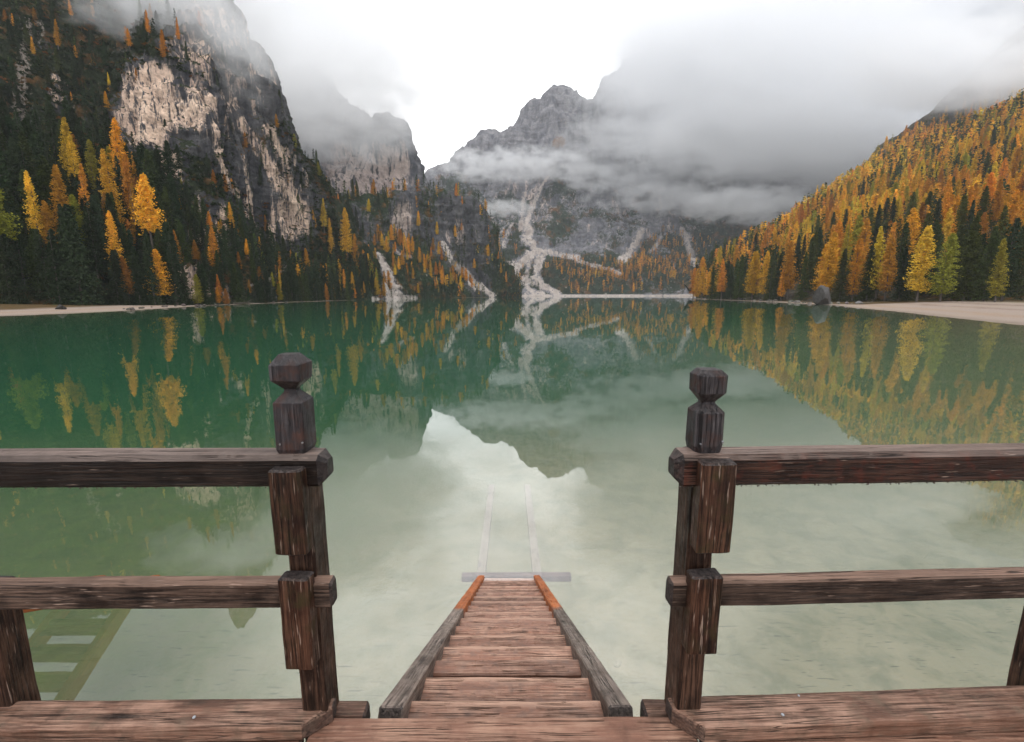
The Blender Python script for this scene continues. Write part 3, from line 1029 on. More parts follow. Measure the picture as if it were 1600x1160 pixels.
for (tx, ty, Y, kind, sh) in ((1452, 352, 172, 'larch', 'gy'), (1488, 364, 166, 'larch', 'yg'), (1530, 336, 168, 'spruce', 'ol'), (1508, 350, 176, 'spruce', 'md'), (1560, 352, 162, 'spruce', 'md'),
                              (1592, 338, 156, 'spruce', 'dk'), (1575, 372, 150, 'larch', 'yg'), (1302, 362, 215, 'larch', 'go'), (1345, 372, 205, 'larch', 'or'), (1385, 352, 198, 'larch', 'gy'),
                              (1398, 366, 194, 'larch', 'or'), (1366, 382, 200, 'spruce', 'md'), (1418, 384, 186, 'spruce', 'dk'), (1240, 376, 250, 'larch', 'or'), (1182, 392, 285, 'larch', 'go'),
                              (1262, 392, 238, 'spruce', 'md'), (1222, 396, 258, 'spruce', 'dk'), (1226, 420, 250, 'larch', 'or'), (1322, 388, 206, 'spruce', 'md'), (1160, 400, 300, 'spruce', 'md'),
                              (1132, 404, 330, 'larch', 'or'), (1146, 412, 318, 'spruce', 'dk'), (1100, 416, 380, 'larch', 'go'), (1092, 420, 395, 'larch', 'go'), (1116, 416, 345, 'spruce', 'md'),
                              (1640, 330, 150, 'spruce', 'md'), (1690, 320, 145, 'larch', 'gy'), (1740, 330, 140, 'spruce', 'dk')):
    x = (tx - CX) / FPX * Y * 1.0
    zz = float(ground_z(np.array([x]), np.array([float(Y)]))[0][0])
    pt = at(tx, ty, Y)
    x = pt[0]
    zb = max(zz, float(LE.pick(tx, 467)[2]) if False else zz)
    add_tree((x, Y, zb), pt[2] - zb, kind, sh, 'right', star=(tx, ty))

occ = set()
for t in trees:
    for c in (6.5, 8.5):
        pass
# right hill
view = np.stack([-LE.S[..., 0], -LE.S[..., 1], CAM_Z - LE.S[..., 2]], -1)
face = (LE.N * view).sum(-1)
sgn = np.sign(np.median(face))
front = (face * sgn > 0)
W = ((LE.v > 0.02) & (LE.v < 3.35) & (LE.px > 1040) & (LE.px < 2150) & (LE.d > 60)) * np.where(LE.px > 1680, 0.35, 1.0)
P = thin(LE.scatter(26000, W), 9.6, occ)
clump = fbm(P / 55.0, 3, 0.5, 5)
hue = fbm(P / 70.0, 3, 0.5, 25)
for p, c, q2 in zip(P, clump, hue):
    d = proj(p)[2]
    z = p[2]
    low = 1 - sstep(np.array(z), 8, 60)
    u = rng.random()
    h = rng.uniform(13, 27) * (1 + 0.15 * low)
    ps = 0.32 + 0.38 * low + 0.55 * c
    if u < ps:
        add_tree(p, h * 1.0, 'spruce', rng.choice(['dk', 'md', 'ol'], p=[0.45, 0.35, 0.2]), 'right')
    else:
        add_tree(p, h, 'larch', rng.choice(['go', 'or', 'rust', 'gy', 'yg'], p=([0.30, 0.38, 0.20, 0.07, 0.05] if q2 < -0.08 else ([0.36, 0.14, 0.04, 0.28, 0.18] if q2 > 0.15 else [0.42, 0.28, 0.08, 0.14, 0.08]))), 'right')

# left bank: a dark spruce wood at the foot, thinning up the slope
def greenness(L, c):
    return c


occ = set()
W = ((LA.v > 0.02) & (LA.v < 1.25) & (LA.px > -420) & (LA.px < 590) & (LA.d > 40)) * np.clip(1.15 - blobs(LA.px, LA.py, [(296, 446, 36, 28, 1.3), (345, 380, 50, 30, 0.6), (430, 380, 60, 30, 0.6)]), 0, 1)
P = thin(LA.scatter(9000, W), 6.0, occ)
for p in P:
    pxx, pyy, d = proj(p)
    lim = 0.15 if pxx < 300 else 0.22
    small = 1.0 if pxx < 280 else (0.62 if pxx < 480 else 0.75)
    if rng.random() < lim and (pxx > 70 or pyy < 440):
        add_tree(p, rng.uniform(11, 20) * small, 'larch', rng.choice(['go', 'or', 'rust', 'yg']), 'left')
    else:
        add_tree(p, rng.uniform(17, 31) * small, 'spruce', rng.choice(['dk', 'md'], p=[0.8, 0.2]), 'left')
W = ((LA.v >= 1.25) & (LA.v < 4.02) & (LA.px > -420) & (LA.px < 590)) * 1.0
bl = blobs(LA.px, LA.py, [(245, 175, 62, 66, 1), (315, 185, 66, 62, 0.95), (405, 255, 52, 75, 0.7), (455, 330, 38, 55, 0.85), (350, 350, 60, 40, 0.5),
                          (390, 90, 75, 120, 0.95), (320, 50, 60, 70, 0.8), (40, 190, 26, 90, 0.6)])
W = W * np.clip(1.0 - bl, 0.012, 1)
P = thin(LA.scatter(2600, W), 9.0, occ)
for p in P:
    pxx, pyy, d = proj(p)
    u = rng.random()
    if u < 0.75:
        add_tree(p, rng.uniform(6, 13), 'spruce', rng.choice(['dk', 'md'], p=[0.75, 0.25]), 'slope')
    elif u < 0.90:
        add_tree(p, rng.uniform(6, 12), 'larch', rng.choice(['go', 'or', 'rust', 'yg'], p=[0.3, 0.4, 0.2, 0.1]), 'slope')
SHRUBS = thin(LA.scatter(16000, W * (LA.v > 1.1) * (bl < 0.62)), 3.4, set())

# the shoulder and the head of the lake
W = ((LB.v > 0.03) & (LB.v < 3.02)) * np.clip(1.0 - blobs(LB.px, LB.py, [(632, 340, 26, 40, 0.95), (715, 362, 50, 45, 0.9), (575, 345, 30, 30, 0.7)]) -
                                              poly_d(LB.px, LB.py, [(590, 398), (601, 420), (610, 445), (618, 458), (622, 470)], 7, 16) -
                                              poly_d(LB.px, LB.py, [(690, 380), (715, 415), (740, 445), (765, 463)], 4, 8) -
                                              blobs(LB.px, LB.py, [(655, 440, 36, 22, 0.75)]), 0.0, 1)
P = thin(LB.scatter(9000, W), 8.5, set())
band = np.array([poly_d(np.array([q[0]]), np.array([q[1]]), [(600, 395), (640, 405), (680, 425), (720, 450)], 18, 20)[0] for q in np.stack(proj(P)[:2], -1)])
for p, b in zip(P, band):
    pxx, pyy, d = proj(p)
    u = rng.random()
    if pyy < 375 and u > 0.45:
        continue
    if u < 0.14 + 0.50 * min(b, 1):
        add_tree(p, rng.uniform(11, 19), 'larch', rng.choice(['go', 'or', 'rust', 'gy'], p=[0.4, 0.4, 0.1, 0.1]), 'shoulder')
    elif pxx < 560 or u < 0.8:
        add_tree(p, rng.uniform(9, 18) * (1.25 if pxx < 560 else 1), 'spruce', rng.choice(['dk', 'md'], p=[0.7, 0.3]), 'shoulder')
W = ((LD.v > 0.01) & (LD.v < 2.3)) * np.clip(blobs(LD.px, LD.py, [(950, 438, 130, 24, 1.0), (1055, 415, 60, 40, 0.8), (790, 445, 60, 20, 0.7), (1130, 430, 80, 40, 0.8), (760, 400, 60, 40, 0.5)]) - scree * 1.4, 0, 1)
P = thin(LD.scatter(7000, W), 10.5, set())
clump = fbm(P / 45.0, 3, 0.5, 8)
for p, c in zip(P, clump):
    pxx, pyy, d = proj(p)
    grove = math.exp(-((pxx - 945) / 75) ** 2) + 0.6 * math.exp(-((pxx - 1050) / 40) ** 2)
    u = rng.random()
    if u < 0.04 + 0.55 * min(1, grove) + 0.5 * c:
        add_tree(p, rng.uniform(13, 22), 'larch', rng.choice(['or', 'rust', 'go'], p=[0.55, 0.3, 0.15]), 'far')
    else:
        add_tree(p, rng.uniform(12, 20), 'spruce', rng.choice(['dk', 'md'], p=[0.7, 0.3]), 'far')

# nothing that merely fills the wood may stand in front of a singled-out tree
TPp = np.array([t['p'] for t in trees])
THp = np.array([t['h'] for t in trees])
qx, qy, qd = proj(TPp)
_, qt, _ = proj(TPp + np.stack([THp * 0, THp * 0, THp], -1))
drop = set()
for i, t in enumerate(trees):
    if not t['star']:
        continue
    H = qy[i] - qt[i]
    lim = qt[i] + (0.50 if t['place'] == 'left' else 0.80) * H
    hit = np.where((np.abs(qx - qx[i]) < 0.12 * H + 0.10 * (qy - qt)) & (qd < qd[i] + 1.5) & (qd > 20) & (qt < lim) & (qy > qt[i]))[0]
    for k in hit:
        if k == i or trees[k]['star']:
            continue
        f = (qy[k] - lim) / max(qy[k] - qt[k], 1e-3)
        if f < 0.35 or f * trees[k]['h'] < 5:
            drop.add(int(k))
        else:
            trees[k]['h'] = min(trees[k]['h'], f * THp[k])
trees = [t for i, t in enumerate(trees) if i not in drop]

# which trees show: paint them front to back into a coarse buffer
TP = np.array([t['p'] for t in trees])
TH = np.array([t['h'] for t in trees])
bx, by_, bd = proj(TP)
_, ty_, _ = proj(TP + np.stack([TH * 0, TH * 0, TH], -1))
buf = np.zeros((290, 400), bool)
shown = np.zeros(len(trees))
for i in np.argsort(bd):
    if bd[i] < 20:
        continue
    x0, x1 = bx[i] - (by_[i] - ty_[i]) * 0.15, bx[i] + (by_[i] - ty_[i]) * 0.15
    a0_, a1_ = int(max(x0 / 4, 0)), int(min(x1 / 4 + 1, 400))
    c0_, c1_ = int(max(ty_[i] / 4, 0)), int(min(by_[i] / 4 + 1, 290))
    if a1_ <= a0_ or c1_ <= c0_:
        continue
    w_ = buf[c0_:c1_, a0_:a1_]
    shown[i] = (~w_).sum()
    if (x1 - x0) > 8:
        m0, m1 = int(max((x0 * 0.65 + x1 * 0.35) / 4, 0)), int(min((x0 * 0.35 + x1 * 0.65) / 4 + 1, 400))
        buf[c0_:c1_, m0:m1] = True
single = set()
for fam in (('larch', 'tall_larch'), ('spruce',)):
    ids = [i for i, t in enumerate(trees) if t['kind'] in fam]
    ids.sort(key=lambda i: -(shown[i] + (1000 if trees[i]['star'] else 0)))
    single.update([i for i in ids[:298] if shown[i] > 3])

# the rest of the forest: one mass
Vs, Ts = [], []
for i, t in enumerate(trees):
    if i in single:
        continue
    lib = FAR if bd[i] < 520 else TINY
    k = 'spruce' if t['kind'] == 'spruce' else 'larch'
    V = lib[k][rng.integers(len(lib[k]))]
    c, s = math.cos(t['rot']), math.sin(t['rot'])
    h = t['h']
    wd = h * rng.uniform(0.75, 1.4) * (1.25 if t['place'] == 'far' else 1.0)
    Q = np.empty_like(V)
    Q[:, 0] = (V[:, 0] * c - V[:, 1] * s) * wd + t['p'][0]
    Q[:, 1] = (V[:, 0] * s + V[:, 1] * c) * wd + t['p'][1]
    Q[:, 2] = V[:, 2] * h + t['p'][2] - 0.3
    Vs.append(Q)
    Ts.append(np.tile(np.array([*t['tint'], 1.0], np.float32), (len(V), 1)))


def mass(name, Vs, Ts, kind='stuff'):
    V, T = np.concatenate(Vs), np.concatenate(Ts)
    me = mesh_np(name, V, np.arange(len(V)).reshape(-1, 4))
    a = me.attributes.new('tint', 'FLOAT_COLOR', 'POINT')
    a.data.foreach_set('color', np.ascontiguousarray(T, np.float32).ravel())
    return tag(link_mesh(name, me, M_leaf_mass), kind=kind)


mass('forest', Vs, Ts)
print('TREES', len(trees), len(single), sum(len(v) for v in Vs) // 4)

# dwarf pine and bilberry cover on the left slope
Vs, Ts = [], []
for p in SHRUBS:
    n = 26
    r = rng.uniform(1.1, 2.4)
    q = rand_unit(n, 0.8) * r * rng.uniform(0.5, 1.0, (n, 1))
    q[:, 2] = np.abs(q[:, 2]) * 0.75
    V = quads_at(p + q, 0.62, 0.6, 0.7)
    Vs.append(V)
    u = rng.random()
    tint = (0.020, 0.030, 0.012) if u < 0.80 else ((0.045, 0.048, 0.016) if u < 0.93 else (0.14, 0.06, 0.018))
    Ts.append(np.tile(np.array([*jit(tint), 1.0], np.float32), (len(V), 1)))
mass('dwarf_pine_cover', Vs, Ts)


def where_words(i):
    t = trees[i]
    x, yb, d = bx[i], by_[i], bd[i]
    ytop = ty_[i]
    if t['place'] == 'left':
        if x < 90:
            s = 'above the left beach'
        elif x < 260:
            s = 'in the wood below the pale cliff'
        elif x < 400:
            s = 'beside the pale crag'
        else:
            s = 'under the left cliff end'
        row = 'low ' if t['p'][2] < 4 else ('midway up ' if t['p'][2] < 14 else 'high up ')
        return row + s
    if t['place'] == 'slope':
        s = 'high on the slope left of the pale cliff' if x < 190 else ('on the ledges over the pale cliff' if yb < 180 else 'on the broken rock right of the pale cliff')
        return s
    if t['place'] == 'right':
        if t['p'][2] < 6:
            r = 'in the front row '
        elif yb > 400:
            r = 'low on the hill '
        elif yb > 300:
            r = 'halfway up the hill '
        else:
            r = 'high on the hill '
        if x < 1180:
            s = 'at the right bank tip'
        elif x < 1330:
            s = 'behind the grey boulder'
        elif x < 1470:
            s = 'behind the beach tip'
        else:
            s = 'behind the wide beach'
        return r + s
    if t['place'] == 'shoulder':
        return 'on the rocky shoulder ' + ('left of the scree chute' if x < 600 else 'right of the scree chute')
    return 'on the flat fan at the head of the lake'


first = {}
used = {}
for i in sorted(single, key=lambda k: bd[k]):
    t = trees[i]
    sp = t['kind'] == 'spruce'
    name = 'spruce_tree' if sp else 'larch_tree'
    root = empty(name, (t['p'][0], t['p'][1], t['p'][2] - 0.25), t['rot'])
    h = t['h']
    root.scale = (1, 1, 1)
    wd = rng.uniform(0.85, 1.25) * h * (0.78 if (t['star'] and t['place'] == 'left') else 1.04)
    lib = NEAR[t['kind']]
    cr = bpy.data.objects.new('crown', lib[rng.integers(len(lib))])
    cr.color = (*t['tint'], 1)
    cr.scale = (wd, wd, h)
    cr.parent = root
    col.objects.link(cr)
    tk = bpy.data.objects.new('trunk', TRUNKS[rng.integers(len(TRUNKS))])
    tk.scale = (h * 1.1, h * 1.1, h)
    tk.parent = root
    col.objects.link(tk)
    size = 'tall' if (h > 24) else ('small' if h < 13 else 'middling')
    lab = '%s %s %s %s' % (size, COLNAME[t['shade']], 'spruce' if sp else 'larch', where_words(i))
    used.setdefault(lab, []).append((bx[i], root))
    tag(root, lab, 'spruce' if sp else 'larch')
ORD = ['first', 'second', 'third', 'fourth', 'fifth', 'sixth', 'seventh', 'eighth', 'ninth']
for lab, lst in used.items():
    lst.sort(key=lambda q: q[0])
    for k, (xq, root) in enumerate(lst):
        if len(lst) == 1:
            root['label'] = lab
        elif len(lst) <= 9:
            root['label'] = lab + (', leftmost' if k == 0 else (', rightmost' if k == len(lst) - 1 else ', %s from left' % ORD[k]))
            root['group'] = lab.split(' ', 1)[1] + ' trees'
        else:
            root['group'] = lab.split(' ', 1)[1] + ' trees'


# ------------------------------------------------------------------ the wooden pier in front
DECK = CAM_Z - 1.565


def beam_mesh(name, size, axis, ch=0.006, end=0.008, wob=0.0025, step=0.06, seed=0, taper=1.0):
    """bevelled, slightly uneven timber centred on its origin; length along axis"""
    L = size[axis]
    o1, o2 = [k for k in range(3) if k != axis]
    a, b = size[o1] / 2, size[o2] / 2
    cs = [ch] * 4 if not isinstance(ch, (list, tuple)) else ch     # corners ++ -+ -- +-
    sec = []
    for (sa, sb), c in zip(((1, 1), (-1, 1), (-1, -1), (1, -1)), cs):
        p, q = (sa * a, sb * (b - c)), (sa * (a - c), sb * b)
        if sa * sb < 0:
            p, q = q, p
        sec += [p, q]
    # extra points on the flats so the faces can undulate
    full = []
    for i in range(len(sec)):
        p, q = sec[i], sec[(i + 1) % len(sec)]
        full.append(p)
        if math.hypot(p[0] - q[0], p[1] - q[1]) > 0.02:
            for f in (0.33, 0.66):
                full.append((p[0] + (q[0] - p[0]) * f, p[1] + (q[1] - p[1]) * f))
    sec = np.array(full)
    n = max(3, int(L / step))
    xs = np.concatenate([[-L / 2], np.linspace(-L / 2 + end, L / 2 - end, n), [L / 2]])
    k = len(sec)
    V = np.zeros((len(xs), k, 3))
    for i, x in enumerate(xs):
        s = sec.copy()
        if i in (0, len(xs) - 1):
            s = s * np.array([(a - end) / a, (b - end) / b])
        s = s * (1 + (taper - 1) * (x / L + 0.5))
        V[i, :, axis] = x
        V[i, :, o1], V[i, :, o2] = s[:, 0], s[:, 1]
    off = np.array([seed * 3.7, seed * 1.3, seed * 7.1])
    fr = np.array([18.0, 18.0, 18.0])
    fr[axis] = 5.0
    D = np.stack([fbm(V * fr + off + 31 * j, 3, 0.5, 3 + j) for j in range(3)], -1) * wob
    D[..., axis] *= 0.5
    V = V + D
    F = []
    m = len(xs)
    for i in range(m - 1):
        for j in range(k):
            F.append((i * k + j, i * k + (j + 1) % k, (i + 1) * k + (j + 1) % k, (i + 1) * k + j))
    me = bpy.data.meshes.new(name)
    caps = [tuple(range(k))[::-1], tuple((m - 1) * k + j for j in range(k))]
    me.from_pydata([tuple(v) for v in V.reshape(-1, 3)], [], F + caps)
    bm = bmesh.new()
    bm.from_mesh(me)
    bmesh.ops.recalc_face_normals(bm, faces=bm.faces)
    bm.to_mesh(me)
    bm.free()
    for p in me.polygons:
        p.use_smooth = False
    me.update()
    return me


SEED = [0]


def beam(name, parent, mat, c, size, axis, rot=(0, 0, 0), **kw):
    SEED[0] += 1
    o = link_mesh(name, beam_mesh(name, size, axis, seed=SEED[0], **kw), mat, parent)
    o.location = c
    o.rotation_euler = rot
    return o


def stack_mesh(name, prof, chf, seed):
    """square carved profile: (z, half width) rings with cut corners"""
    V, F = [], []
    for z, h in prof:
        c = h * chf
        ring = [(h, h - c), (h - c, h), (-h + c, h), (-h, h - c), (-h, -h + c), (-h + c, -h), (h - c, -h), (h, -h + c)]
        V += [(x, y, z) for x, y in ring]
    k, m = 8, len(prof)
    V = np.array(V)
    V = V + np.stack([fbm(V * 22 + seed * 5 + 9 * j, 3, 0.5, j) for j in range(3)], -1) * 0.003
    for i in range(m - 1):
        for j in range(k):
            F.append((i * k + j, i * k + (j + 1) % k, (i + 1) * k + (j + 1) % k, (i + 1) * k + j))
    F += [tuple(range(k))[::-1], tuple((m - 1) * k + j for j in range(k))]
    me = bpy.data.meshes.new(name)
    me.from_pydata([tuple(v) for v in V], [], F)
    bm = bmesh.new()
    bm.from_mesh(me)
    bmesh.ops.bevel(bm, geom=[e for e in bm.edges], offset=0.0022, segments=2, affect='EDGES', profile=0.6)
    bmesh.ops.recalc_face_normals(bm, faces=bm.faces)
    bm.to_mesh(me)
    bm.free()
    return me


def prism_mesh(name, poly, z0, z1, ch, seed, wob=0.003, step=0.08):
    """a board with an outline in plan, its top edge rounded and a little worn"""
    pts = []
    n = len(poly)
    for i in range(n):
        (ax, ay), (bx_, by2) = poly[i], poly[(i + 1) % n]
        k = max(1, int(math.hypot(bx_ - ax, by2 - ay) / step))
        for j in range(k):
            pts.append((ax + (bx_ - ax) * j / k, ay + (by2 - ay) * j / k))
    P = np.array(pts)
    cen = P.mean(0)
    m = len(P)
    T = np.roll(P, -1, 0) - np.roll(P, 1, 0)
    N = np.stack([-T[:, 1], T[:, 0]], -1)
    N /= np.linalg.norm(N, axis=1, keepdims=True)
    rings = [(z0, 0.0), (z1 - ch, 0.0), (z1 - ch * 0.3, ch * 0.3), (z1, ch)]
    V = []
    for z, ins in rings:
        Q = P + N * ins
        V.append(np.concatenate([Q, np.full((m, 1), z)], 1))
    V = np.concatenate(V)
    V = V + np.stack([fbm(V * np.array([5, 20, 20]) + seed * 5 + 9 * j, 3, 0.5, j) for j in range(3)], -1) * wob
    F = []
    for r in range(len(rings) - 1):
        for j in range(m):
            F.append((r * m + j, r * m + (j + 1) % m, (r + 1) * m + (j + 1) % m, (r + 1) * m + j))
    F += [tuple(range(m))[::-1], tuple((len(rings) - 1) * m + j for j in range(m))]
    me = bpy.data.meshes.new(name)
    me.from_pydata([tuple(v) for v in V], [], F)
    bm = bmesh.new()
    bm.from_mesh(me)
    bmesh.ops.recalc_face_normals(bm, faces=bm.faces)
    bm.to_mesh(me)
    bm.free()
    return me


def ball(bm, p, r, sz=1.0):
    m = Matrix.Translation(p) @ Matrix.Diagonal((r, r, r * sz, 1))
    bmesh.ops.create_icosphere(bm, subdivisions=2, radius=1.0, matrix=m)


def drop_material():
    m, t, out = new_mat('water_drop')
    b = principled(t, out, (0.10, 0.075, 0.065), 0.08, None, 0.6)
    return m


M_drop = drop_material()


def drops(parent, x0, x1, y, z, n):
    bm = bmesh.new()
    for k in range(n):
        ball(bm, Vector((rng.uniform(x0, x1), y + rng.uniform(-0.004, 0.004), z - 0.002)), rng.uniform(0.0012, 0.0028), 1.1)
    me = bpy.data.meshes.new('hanging_water')
    bm.to_mesh(me)
    bm.free()
    for p in me.polygons:
        p.use_smooth = True
    return tag(link_mesh('hanging_water', me, M_drop, parent), kind='stuff')


def nail(parent, x, y, z, r=0.007):
    bm = bmesh.new()
    m = Matrix.Translation((x, y, z)) @ Matrix.Rotation(0.25, 4, 'X')
    bmesh.ops.create_cone(bm, cap_ends=True, segments=16, radius1=r, radius2=r * 0.75, depth=0.006, matrix=m)
    me = bpy.data.meshes.new('nail')
    bm.to_mesh(me)
    bm.free()
    return link_mesh('nail', me, M_metal, parent)


def railing(side):
    """side -1 left of the stairs, +1 right of them; local x counts outward from the post's centre"""
    s = side
    X0 = -0.7085 if s < 0 else 0.703
    root = empty('wooden_railing', (X0, 0, DECK), R(0.3) if s < 0 else R(2.0))
    D = 1.565                      # deck is 1.565 below the eye: heights here are D - drop
    L = 6.5 if s < 0 else 4.6

    def bar(name, mat, x_in, y, yd, top, bot, ch, end):
        x_out = L
        cx = s * (x_out + x_in) / 2
        return beam(name, root, mat, (cx, y, D - (top + bot) / 2), (abs(x_out - x_in), yd, bot - top), 0, ch=ch, end=end)
    top = bar('top_rail', W_rail if s < 0 else W_rail_red, -0.115, 1.448, 0.10, 0.513, 0.620, [0.016, 0.016, 0.010, 0.010], 0.024)
    mid = bar('middle_rail', W_mid, -0.110, 1.425, 0.054, 0.965, 1.058, 0.006, 0.008)
    drops(top, -abs(L + 0.1) / 2, abs(L + 0.1) / 2, -0.040, -0.0535, 260)
    # carved post: a square shaft notched round the rails, and a faceted head
    post = beam('post', root, W_post, (0, 1.492, (D - 0.53) / 2 - 0.35), (0.090, 0.115, D - 0.53 + 0.70), 2, ch=0.006, wob=0.004)
    if s < 0:
        prof = [(-0.515, 0.042), (-0.498, 0.0475), (-0.345, 0.0475), (-0.312, 0.019), (-0.303, 0.019), (-0.272, 0.049), (-0.222, 0.050), (-0.188, 0.025)]
        cap = stack_mesh('carved_head', prof, 0.10, 3)
    else:
        prof = [(-0.515, 0.043), (-0.490, 0.0475), (-0.378, 0.0475), (-0.352, 0.022), (-0.346, 0.022), (-0.314, 0.047), (-0.258, 0.0475), (-0.240, 0.032)]
        cap = stack_mesh('carved_head', prof, 0.30, 8)
    cp = link_mesh('carved_head', cap, W_cap, post)
    cp.location = (-0.002 * s, -0.027, D - ((D - 0.53) / 2 - 0.35))
    for (px_, pz) in ((0.040, -0.475), (-0.032, -0.480)):
        nb_ = nail(cp, 0.0, 0.0, 0.0, 0.004)
        nb_.location = (px_, -0.046, pz)
        nb_.rotation_euler = (R(90), 0, 0)
    # wedge blocks on the inner face
    if s < 0:
        bl = [((0.004, 1.390, D - 0.693), (0.103, 0.062, 0.292)), ((0.0, 1.386, D - 1.092), (0.098, 0.056, 0.340))]
    else:
        bl = [((0.006, 1.390, D - 0.680), (0.113, 0.062, 0.310)), ((-0.006, 1.386, D - 1.062), (0.104, 0.056, 0.290))]
    for i, (c, sz) in enumerate(bl):
        beam('wooden_block', root, W_block, c, sz, 2, ch=0.005, end=0.006, wob=0.004, step=0.03, taper=1.0)
    # kick board with its end cut askew round the foot of the post
    e = 0.048
    if s < 0:
        poly = [(-L, 1.377), (-e + 0.025, 1.377), (e + 0.010, 1.452), (e + 0.010, 1.493), (-L, 1.493)]
    else:
        poly = [(L, 1.493), (-e - 0.012, 1.493), (-e - 0.012, 1.440), (e - 0.02, 1.362), (L, 1.362)]
    bd_ = link_mesh('kick_board', prism_mesh('kick_board', poly, 0.004, 0.066, 0.012, 5 + s), W_board, root)
    if s < 0:
        nail(bd_, -0.42, 1.412, 0.0655)
    else:
        nail(bd_, 0.33, 1.40, 0.0655)
        nail(bd_, 0.44, 1.475, 0.0655, 0.005)
    # short posts under the middle rail
    for k in range(3 if s < 0 else 2):
        x_ = (1.885 - 0.7085 + k * 1.25) if s < 0 else (2.125 - 0.703 + k * 1.3)
        beam('short_post', root, W_post, (s * x_, 1.512, (D - 1.03) / 2 - 0.2), (0.105, 0.10, D - 1.03 + 0.4), 2, ch=0.006, wob=0.004)
    tag(root, 'dark wet wooden railing with carved post %s of the stairs' % ('left' if s < 0 else 'right'), 'railing')
    return root


railing(-1)
railing(1)


def stairs(ox, label):
    root = empty('wooden_stairs', (ox, 1.42, DECK))
    slope = 0.545
    ang = math.atan(slope)

    def hw(y):                     # half width between the stringers
        return 0.405 - 0.0095 * y
    for k in range(1, 18):
        y1, z = 0.275 * k, -0.15 * k
        y0 = y1 - 0.285
        wdt = 2 * hw(y1) + 0.03
        cut = y0 + (0.12 if k % 3 else 0.17) + rng.uniform(-0.01, 0.01)
        for (a, b, dz) in ((y0, cut - 0.007, -0.004), (cut + 0.007, y1, 0.0)):
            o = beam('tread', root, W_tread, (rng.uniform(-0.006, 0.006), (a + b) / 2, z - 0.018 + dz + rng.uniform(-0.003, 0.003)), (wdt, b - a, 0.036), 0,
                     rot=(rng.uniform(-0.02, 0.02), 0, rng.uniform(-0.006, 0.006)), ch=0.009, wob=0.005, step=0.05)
        beam('gap_shade_strip', root, W_beam, (0, cut, z - 0.075), (wdt, 0.07, 0.05), 0, ch=0.004, wob=0.002, step=0.15)  # dark strip added below the board gap to stand for its shadow
    # stringers: a grey run and a wet orange foot
    for s in (-1, 1):
        yaw = math.atan(0.0095) * s
        ya, yb = 0.075, 4.80
        ln = (yb - ya) / math.cos(ang)
        ym = (ya + yb) / 2
        SEED[0] += 1
        o = link_mesh('stringer', beam_mesh('stringer', (0.095, ln, 0.20), 1, ch=[0.008] * 4, end=0.006, wob=0.004, seed=SEED[0], step=0.08), W_string, root)
        o.location = (s * (hw(ym) + 0.0475), ym, -0.005 - slope * (ym - 0.08) - 0.10 / math.cos(ang))
        o.rotation_euler = (-ang, 0, yaw)
    zw = -DECK
    if ox > -3:
        beam('cross_beam', root, W_beam, (0.11, 4.74, zw - 0.055), (1.62, 0.11, 0.09), 0, ch=0.006, wob=0.004)
    for s in (-1, 1) if ox > -3 else ():
        beam('sunken_rail', root, W_sunk, (s * 0.42, 6.75, zw - 0.235), (0.135, 4.1, 0.09), 1, rot=(-0.085, 0, 0), ch=0.006, wob=0.004)
    tag(root, label, 'stairs')
    return root


stairs(-0.018, 'worn reddish wooden stairs leading down into the lake between the railings')
stairs(-5.72, 'second wooden stairs half hidden behind the left railing, mirrored in the water')

# deck: landing plank and the boards behind it
deck = empty('wooden_deck', (0, 0, DECK))
beam('landing_plank', deck, W_deck, (-0.03, 1.331, -0.025), (1.40, 0.282, 0.05), 0, ch=0.006, wob=0.004)
for (x0, x1) in ((-6.2, -0.552), (0.512, 5.2)):
    beam('edge_beam', deck, W_board, ((x0 + x1) / 2, 1.515, -0.046), (x1 - x0, 0.075, 0.08), 0, ch=0.006, wob=0.004)
for k in range(12):
    if k == 0:
        for (x0, x1) in ((-6.2, -0.745), (0.685, 5.2)):
            beam('deck_plank', deck, W_deck, ((x0 + x1) / 2, 1.302, -0.028), (x1 - x0, 0.22, 0.045), 0, ch=0.005, wob=0.003, step=0.15)
    beam('deck_plank', deck, W_deck, (-0.5, 1.10 - 0.172 * k, -0.028), (11.4, 0.16, 0.045), 0, ch=0.005, wob=0.003, step=0.2)
for (x_, y_) in ((-5.0, 1.2), (-2.5, 1.2), (2.5, 1.2), (5.0, 1.2), (-2.5, -0.6), (2.5, -0.6)):
    beam('pile', deck, W_post, (x_, y_, -2.1), (0.22, 0.22, 4.0), 2, ch=0.03, wob=0.01, step=0.2)
tag(deck, 'worn reddish deck planks at the head of the lake stairs', 'deck')

# ------------------------------------------------------------------ boulders, driftwood
def stone_material():
    m, t, out = new_mat('boulder_stone')
    oc = t.add('ShaderNodeTexCoord').outputs['Object']
    n = t.noise(oc, 1.3, 7, 0.65)
    n2 = t.noise(oc, 6.0, 6, 0.65)
    oi = t.add('ShaderNodeObjectInfo').outputs['Color']
    c = t.mix(t.remap(n, 0.35, 0.65), t.vmath('MULTIPLY', oi, (0.45, 0.45, 0.45)), oi)
    c = t.mix(t.remap(n2, 0.45, 0.7, 0, 0.6), c, (0.09, 0.085, 0.075))
    principled(t, out, c, 0.9, t.bump(n2, 0.8, 0.15), 0.2)
    return m


M_stone = stone_material()


